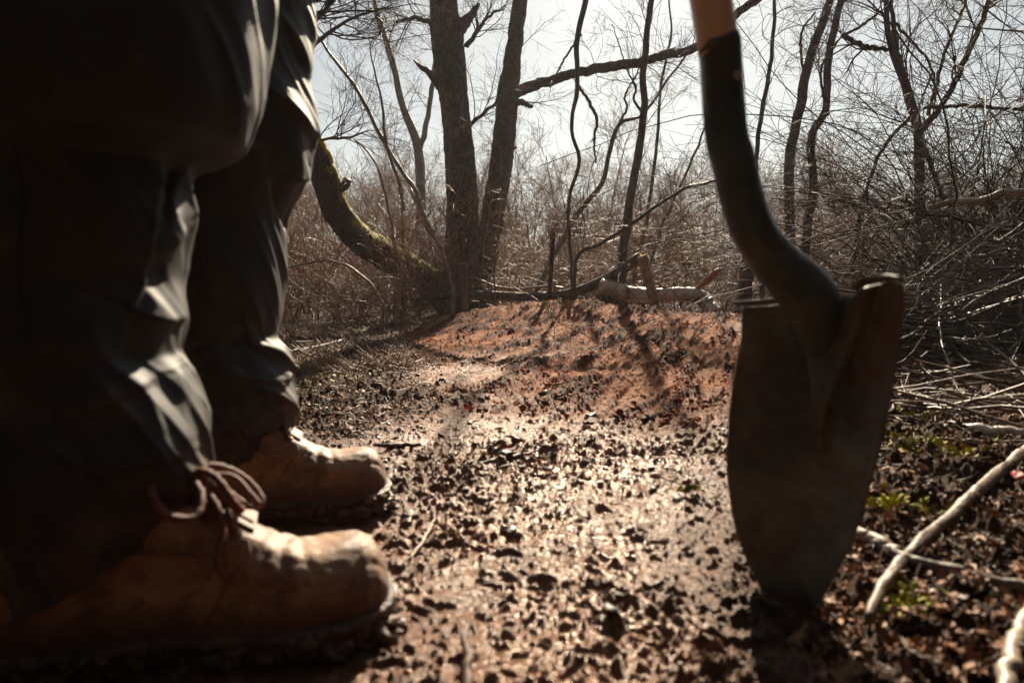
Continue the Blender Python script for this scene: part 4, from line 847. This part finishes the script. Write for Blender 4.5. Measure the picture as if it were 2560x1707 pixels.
    nf = [([(320, 772), (380, 800), (455, 792)], 110, 14, .010), ([(350, 640), (400, 628), (462, 560)], 80, 18, .007), ([(322, 770), (352, 640), (366, 560), (385, 470), (402, 398)], 90, 10, .009), ([(472, 1110), (440, 1010), (424, 900)], 70, 18, .005),
          ([(395, 1090), (372, 1040), (355, 990)], 40, 14, .004), ([(420, 1190), (470, 1175), (530, 1200)], 45, 16, .005), ([(440, 1270), (480, 1250), (525, 1235)], 40, 14, .004), ([(405, 560), (432, 470), (446, 410)], 16, 8, -.010), ([(200, 1200), (320, 1160), (440, 1130)], 60, 14, .006), ([(60, 980), (200, 1010), (380, 940)], 60, 14, .005)]
    leg(near, nf, [[-.40, .60, .66, .125, .115, 0], [-.39, .64, .78, .115, .115, 0], [-.37, .68, .90, .11, .12, 0], [-.365, .70, .98, .12, .12, 0]], 5)
    far = [(1250, 470, 690, .885, .062, 60), (1180, 440, 728, .885, .068, 70), (1100, 425, 745, .885, .074, 60), (1050, 420, 750, .885, .078, 50), (1000, 416, 738, .885, .08, 35), (930, 412, 728, .885, .082, 15), (870, 405, 712, .885, .084, 0), (845, 400, 688, .885, .084, 0), (800, 392, 706, .885, .086, 0), (700, 385, 722, .885, .088, 0), (600, 380, 724, .885, .09, 0), (550, 380, 724, .885, .09, 0), (470, 380, 758, .885, .092, 0), (410, 380, 784, .885, .094, 0), (345, 385, 796, .885, .096, 0), (300, 385, 790, .885, .096, 0), (180, 390, 778, .885, .098, 0), (90, 390, 782, .885, .10, 0), (0, 390, 788, .885, .10, 0), (-100, 380, 800, .885, .105, 0)]
    ff = [([(662, 218), (710, 262), (752, 305), (798, 350)], 46, 10, .014), ([(715, 440), (745, 452), (784, 428)], 34, 9, .010), ([(684, 470), (702, 520), (722, 580)], 22, 8, -.010), ([(700, 30), (740, 110), (768, 190)], 30, 8, .010), ([(760, 10), (772, 80), (782, 150)], 16, 6, .007),
          ([(640, 858), (672, 872), (712, 915)], 40, 9, .012), ([(600, 965), (650, 972), (700, 1000), (748, 1066)], 40, 10, .012), ([(640, 1082), (690, 1070), (748, 1056)], 36, 9, .009), ([(690, 960), (712, 930), (728, 900)], 20, 8, .008), ([(560, 920), (620, 945), (680, 950)], 30, 10, .006), ([(610, 800), (620, 850), (650, 880)], 24, 8, .006)]
    leg(far, ff, [[-.355, .86, .66, .115, .115, 0], [-.36, .82, .78, .115, .12, 0], [-.365, .77, .90, .11, .12, 0], [-.365, .74, .98, .12, .12, 0]], 19)
    # jacket, neck, head and arms above the frame
    def loft(name, rows, mt, n=48):
        rr = np.array(rows, float); k = 60; t = np.linspace(0, 1, k); tt = np.linspace(0, 1, len(rr)); I = np.stack([np.interp(t, tt, rr[:, q]) for q in range(5)], 1)
        for _ in range(3): I[1:-1] = (I[:-2]+2*I[1:-1]+I[2:])/4
        a = np.linspace(0, 2*math.pi, n, endpoint=False); V = np.stack([I[:, 0:1]+I[:, 3:4]*np.cos(a), I[:, 1:2]+I[:, 4:5]*np.sin(a), np.repeat(I[:, 2:3], n, 1)], -1); V[..., :2] += .006*noise2(V[..., 2]*14, a[None]*3+V[..., 2], 3)[..., None]
        ii = np.arange(k*n).reshape(k, n); Q = np.stack([ii[:-1], np.roll(ii[:-1], -1, 1), np.roll(ii[1:], -1, 1), ii[1:]], -1).reshape(-1, 4)
        V = np.concatenate([V.reshape(-1, 3), [[*I[-1, :3]]]]); j = np.arange(n); T = np.stack([ii[-1], np.roll(ii[-1], -1), np.full(n, k*n)], -1); return mk(name, V-O, Q, T, mt, root)
    loft('jacket', [[-.365, .72, .86, .14, .20], [-.365, .72, 1.0, .135, .19], [-.37, .72, 1.2, .13, .19], [-.38, .72, 1.38, .125, .215], [-.38, .72, 1.46, .11, .20], [-.375, .72, 1.51, .07, .09], [-.37, .72, 1.54, .06, .062]], M_cloth)
    loft('head', [[-.365, .72, 1.50, .05, .055], [-.36, .72, 1.58, .055, .058], [-.35, .72, 1.62, .085, .066], [-.345, .72, 1.69, .098, .078], [-.352, .72, 1.76, .10, .08], [-.36, .72, 1.81, .075, .062], [-.36, .72, 1.825, .03, .03]], M_skin)
    loft('hair', [[-.375, .72, 1.66, .088, .083], [-.372, .72, 1.72, .10, .088], [-.37, .72, 1.78, .10, .086], [-.37, .72, 1.83, .07, .06], [-.37, .72, 1.84, .02, .02]], M_dark)
    for sy in (-1, 1):
        PP = crom(np.array([[-.38, .72+sy*.19, 1.42], [-.39, .72+sy*.24, 1.28], [-.39, .72+sy*.26, 1.12], [-.35, .72+sy*.25, .96], [-.33, .72+sy*.245, .90]]), 30)[None]; v, q, t_ = tubes(PP, (np.interp(np.linspace(0, 1, 30), [0, .2, .6, 1], [.062, .058, .048, .040]))[None], 24, True); mk('sleeve', v-O, q, t_, M_cloth, root)
        h0 = PP[0, -1]; parts = [tubes(np.array([[h0, h0+[.01, 0, -.03], h0+[.02, 0, -.06], h0+[.03, 0, -.10]]]), np.array([[.022, .028, .03, .022]]), 14, True)]
        for f in range(4):
            st = h0+np.array([.012+.014*f-.002, 0, -.095]); parts.append(tubes(crom(np.array([st, st+[.006, -sy*.006, -.03], st+[.006, -sy*.016, -.055+.004*abs(f-1.5)]]), 8)[None], np.linspace(.009, .007, 8)[None], 8, True))
        st = h0+np.array([.035, 0, -.045]); parts.append(tubes(crom(np.array([st, st+[.02, -sy*.008, -.02], st+[.03, -sy*.014, -.045]]), 8)[None], np.linspace(.011, .008, 8)[None], 8, True))
        v, q, t_ = join(parts); mk('hand', v-O, q, t_, M_skin, root)
    return root
M_skin = simple('skin', (.42, .24, .17), (.5, .3, .22), 30, .5, 200, .2, .001)
person()

# ---------------------------------------------------------------- litter, clods and small things on the ground
dg = bpy.context.evaluated_depsgraph_get(); 
GV = np.empty(len(GROUND.data.vertices)*3, dtype=np.float32); GROUND.data.vertices.foreach_get('co', GV); GV = GV.reshape(-1, 3)
NTH = 1300+128; RL = np.log(np.concatenate([np.exp(np.arange(math.log(.14), math.log(7), .0033)), np.exp(np.linspace(math.log(7), math.log(70), 150))[1:]]))
def gz(x, y):
    """surface height from the ground sheet, nearest vertex (front sector)"""
    r = np.log(np.hypot(x, y)); i = np.clip(np.searchsorted(RL, r), 0, len(RL)-1); th = np.degrees(np.arctan2(x, y)); j = np.clip(np.round((th+46)/92*1299).astype(int), 0, 1299)
    return GV[i*NTH+j, 2]
def scatter(n, r0, r1, px0=-100, px1=2660, bias=1.0):
    if px0 == -100: n = int(n*1.35); px0, px1 = -500, 3250
    r = np.exp(rng.uniform(math.log(r0), math.log(r1), n)**1); px = rng.uniform(px0, px1, n); x = (px-1280)/FPX*r; return x, r
def sel_mask(x, y):
    d, h, s, u = berm(x, y); return masks(x, y, d, h, s)
def rotm(yaw, pit, rol):
    cy, sy, cp, sp, cr, sr = np.cos(yaw), np.sin(yaw), np.cos(pit), np.sin(pit), np.cos(rol), np.sin(rol); o = np.zeros_like(yaw)
    Rz = np.stack([np.stack([cy, -sy, o], -1), np.stack([sy, cy, o], -1), np.stack([o, o, o+1], -1)], -2)
    Rx = np.stack([np.stack([o+1, o, o], -1), np.stack([o, cp, -sp], -1), np.stack([o, sp, cp], -1)], -2)
    Ry = np.stack([np.stack([cr, o, sr], -1), np.stack([o, o+1, o], -1), np.stack([-sr, o, cr], -1)], -2)
    return Rz@Rx@Ry
def leaves(name, x, y, size, label, mt, lift=.004, tilt=.45, asp=.6):
    n = len(x); U, Vv = np.meshgrid(np.linspace(-1, 1, 4), np.linspace(-1, 1, 6), indexing='ij'); w_ = np.sqrt(np.clip(1-Vv**2, 0, 1))*.9+.08
    base = np.stack([U*w_*asp, Vv+0*U, 0*U], -1).reshape(-1, 3)
    P = base[None]*size[:, None, None]; k1 = rng.uniform(-1.0, 1.8, n)[:, None]; k2 = rng.uniform(-.9, 1.2, n)[:, None]
    P[:, :, 2] = size[:, None]*(.35*k1*base[None, :, 0]**2/.36+.28*k2*base[None, :, 1]**2+.10*rn(n, len(base)))
    Rm = rotm(rng.uniform(0, 6.28, n), rn(n)*tilt, rn(n)*tilt); P = np.einsum('nij,nkj->nki', Rm, P)
    P += np.stack([x, y, gz(x, y)+lift+size*.12], -1)[:, None]
    i = np.arange(24).reshape(4, 6); q = np.stack([i[:-1, :-1], i[1:, :-1], i[1:, 1:], i[:-1, 1:]], -1).reshape(-1, 4); Q = (q[None]+np.arange(n)[:, None, None]*24).reshape(-1, 4)
    return mk(name, P.reshape(-1, 3), Q, None, mt)
def clods(name, x, y, size, mt, sink=.25):
    n = len(x); vv = []
    V0 = []; 
    for s in range(14):
        c, _, _ = blob(np.zeros(3), 1.0); V0.append(c)
    V0 = np.array(V0); P = V0[rng.integers(0, 14, n)]*size[:, None, None]; a = rng.uniform(0, 6.28, n); c, s = np.cos(a), np.sin(a)
    P = np.stack([P[..., 0]*c[:, None]-P[..., 1]*s[:, None], P[..., 0]*s[:, None]+P[..., 1]*c[:, None], P[..., 2]], -1)
    P += np.stack([x, y, gz(x, y)+size*(.5-sink)], -1)[:, None]; T = (ICO_F[None]+np.arange(n)[:, None, None]*len(ICO_V)).reshape(-1, 3)
    return mk(name, P.reshape(-1, 3), None, T, mt, smooth=False)
def bits(name, x, y, ln, rad, mt, zt=.25, lift=.002):
    n = len(x); a = rng.uniform(0, 6.28, n); D = np.stack([np.cos(a), np.sin(a), rn(n)*zt], -1); S = np.stack([x, y, gz(x, y)+lift+rad], -1)
    P = grow(S-D*ln[:, None]*.5, D, ln, 6, .14); gg = gz(P[..., 0], np.maximum(P[..., 1], .2)); P[..., 2] = np.maximum(P[..., 2], gg+.001); R = rad[:, None]*np.array([.6, 1, 1, .9, .7, .4])[None]
    V, Q, T = tubes(P, R, 4); return mk(name, V, Q, T, mt)
x, y = scatter(26000, .45, 5.0); face, lit = sel_mask(x, y); cl = noise2(x*2.6, y*3.4, 201)+.6*noise2(x*9, y*11, 202)
k = (cl > .12-.3*lit+.16*np.exp(-((x-.02-.06*y)/.2)**2)) & (face < .45) & (rng.random(len(x)) < .38) ; x, y, f2 = x[k], y[k], face[k]; sz = .0008+.0048*rng.random(len(x))**4*np.clip(.6+y*.35, .7, 1.7)
tag(clods('dirt_crumbs', x, y, sz, M_clod), 'crumbs and clods of dark wet soil strewn over the trail', 'soil', kind='stuff')
x, y = scatter(26000, 1.0, 5.5, 900, 2300); face, lit = sel_mask(x, y); ac = x*.93-y*.36; al = x*.36+y*.93; cl = noise2(ac*15+noise2(x*2, y*2, 80)*.6, al*1.5, 81)+.5*noise2(x*8, y*8, 203)
k = (face > .5) & (cl > .14); x, y = x[k], y[k]; tag(clods('clay_crumbs', x, y, .0012+.0055*rng.random(len(x))**3, M_rclod), 'loose orange clay crumbs lying in rows down the berm face', 'soil', kind='stuff')
x, y = scatter(26000, .46, 6.0); face, lit = sel_mask(x, y); k = (lit*sstep(.3, .5, .5+.6*noise2(x*4, y*4, 205)+.3*lit) > .42); x, y = x[k], y[k]
tag(leaves('leaf_litter', x, y, (.004+.010*rng.random(len(x))**1.8)*np.clip(.65+.18*y, .7, 1.3), '', M_litter, .002, .5, .42), 'curled dead brown leaves covering the ground beside the trail', 'leaf litter', kind='stuff')
x, y = scatter(7000, .46, 6.0); face, lit = sel_mask(x, y); k = (lit > .35) | (rng.random(len(x)) < .06); x, y = x[k], y[k]
tag(bits('twig_litter', x, y, rng.uniform(.008, .05, len(x))*np.clip(y, .6, 1.6), rng.uniform(.0004, .0013, len(x))*np.clip(y, .7, 1.8), M_grey, .12), 'small broken twigs and stalks scattered over the leaf litter', 'twig litter', kind='stuff')
x, y = scatter(420, 1.25, 2.6, 2230, 3100)
tag(bits('loose_sticks', x, y, rng.uniform(.08, .42, len(x)), rng.uniform(.0015, .0045, len(x)), M_grey, .06, .006), 'thin loose sticks lying in layers between the brushwood and the litter', 'sticks', kind='stuff')
x, y = scatter(5000, 2.2, 5.2, 640, 1100); face, lit = sel_mask(x, y); k = (lit > .3); x, y = x[k], y[k]
tag(bits('dry_grass', x, y, rng.uniform(.03, .12, len(x)), rng.uniform(.0008, .0018, len(x)), M_thick, .7), 'dry matted grass and stalks left of the berm foot', 'grass', kind='stuff')
# moss and sprouts
def moss(name, label, px, py, wx, wy, n, h=.012):
    g = G(px, py); x = g[0]+rn(n)*wx; y = g[1]+rn(n)*wy; o = leaves(name, x, y, rng.uniform(.003, .007, n), '', M_yel, .009, .9, .45); tag(o, label, 'moss')
    b = np.array([g[0], g[1], 0]); rebase(o, b); return o
for a in [('yellow green moss patch beside the middle of the pale grey branch', 2345, 1180, .03, .035, 160), ('bright moss tuft right of the lower blade edge', 2225, 1328, .022, .012, 150), ('moss tuft on the litter under the long smooth brown branch', 2280, 1098, .03, .015, 110),
          ('dull moss tuft in the bottom right litter', 2265, 1565, .012, .010, 80), ('small yellow moss tuft on the mud left of the blade', 1722, 1270, .007, .004, 50), ('moss spread over the grass left of the trail', 820, 925, .16, .12, 420), ('small moss clump at the berm foot by the dark branch', 900, 845, .10, .06, 160), ('moss strip beside the far trouser leg at mid trail', 760, 960, .08, .08, 150)]: moss('moss_patch', *a)
for px, py, sz, lb in [(1172, 1037, .016, 'bright red leaf lying alone near the middle of the trail'), (930, 1055, .010, 'small red leaf left on the trail edge near the far boot'), (1190, 1062, .008, 'small dark red leaf just below the bright red one'), (2540, 1268, .012, 'red leaf in the litter at the right edge'), (835, 1072, .009, 'orange red leaf beside the laces of the far boot'), (1262, 1145, .012, 'orange brown leaf caught on the curved twig')]:
    g = G(px, py); o = leaves('fallen_leaf', np.array([g[0]]), np.array([g[1]]), np.array([sz]), '', M_redleaf if 'red' in lb else M_snap, .006, .5); tag(o, lb, 'leaf'); rebase(o, (g[0], g[1], 0))
for px, py, r, lb in [(1263, 1170, .013, 'big dark clod in front of the curved twig'), (1290, 1127, .010, 'dark clod behind the curved twig, left of middle'), (1106, 960, .012, 'round clod at the left side of the middle trail'), (1365, 1002, .012, 'round clod on the pale middle of the bowl'), (1475, 1057, .014, 'upper clod of the pair below the berm face'), (1470, 1080, .012, 'lower clod of the pair below the berm face'), (1280, 1345, .010, 'flat dark clod on the shiny mud between boot and blade'), (1620, 1078, .013, 'clod left of the blade at mid height'), (1095, 1168, .010, 'small clod right above the near toe line')]:
    g = G(px, py); o = clods('soil_clod', np.array([g[0]]), np.array([g[1]]), np.array([r*.85]), M_clod, .3); tag(o, lb, 'clod'); rebase(o, (g[0], g[1], 0))

# ---------------------------------------------------------------- air
def haze():
    m = bpy.data.materials.new('air'); m.use_nodes = True; t = m.node_tree; t.nodes.clear(); o = t.nodes.new('ShaderNodeOutputMaterial'); p = t.nodes.new('ShaderNodeVolumePrincipled')
    p.inputs['Color'].default_value = (.86, .90, .93, 1); p.inputs['Density'].default_value = HAZE; p.inputs['Anisotropy'].default_value = .35
    t.links.new(p.outputs[0], o.inputs['Volume'])
    z0, z1, r = -1.6, 13.0, 75.0; V = [(x, y, z) for z in (z0, z1) for x, y in ((-r, -r), (r, -r), (r, r), (-r, r))]
    Q = [(3, 2, 1, 0), (4, 5, 6, 7), (0, 1, 5, 4), (1, 2, 6, 5), (2, 3, 7, 6), (3, 0, 4, 7)]
    tag(mk('haze', V, Q, None, m, smooth=False), 'thin bright haze filling the wood', 'haze', kind='stuff')
HAZE = .0022
haze()
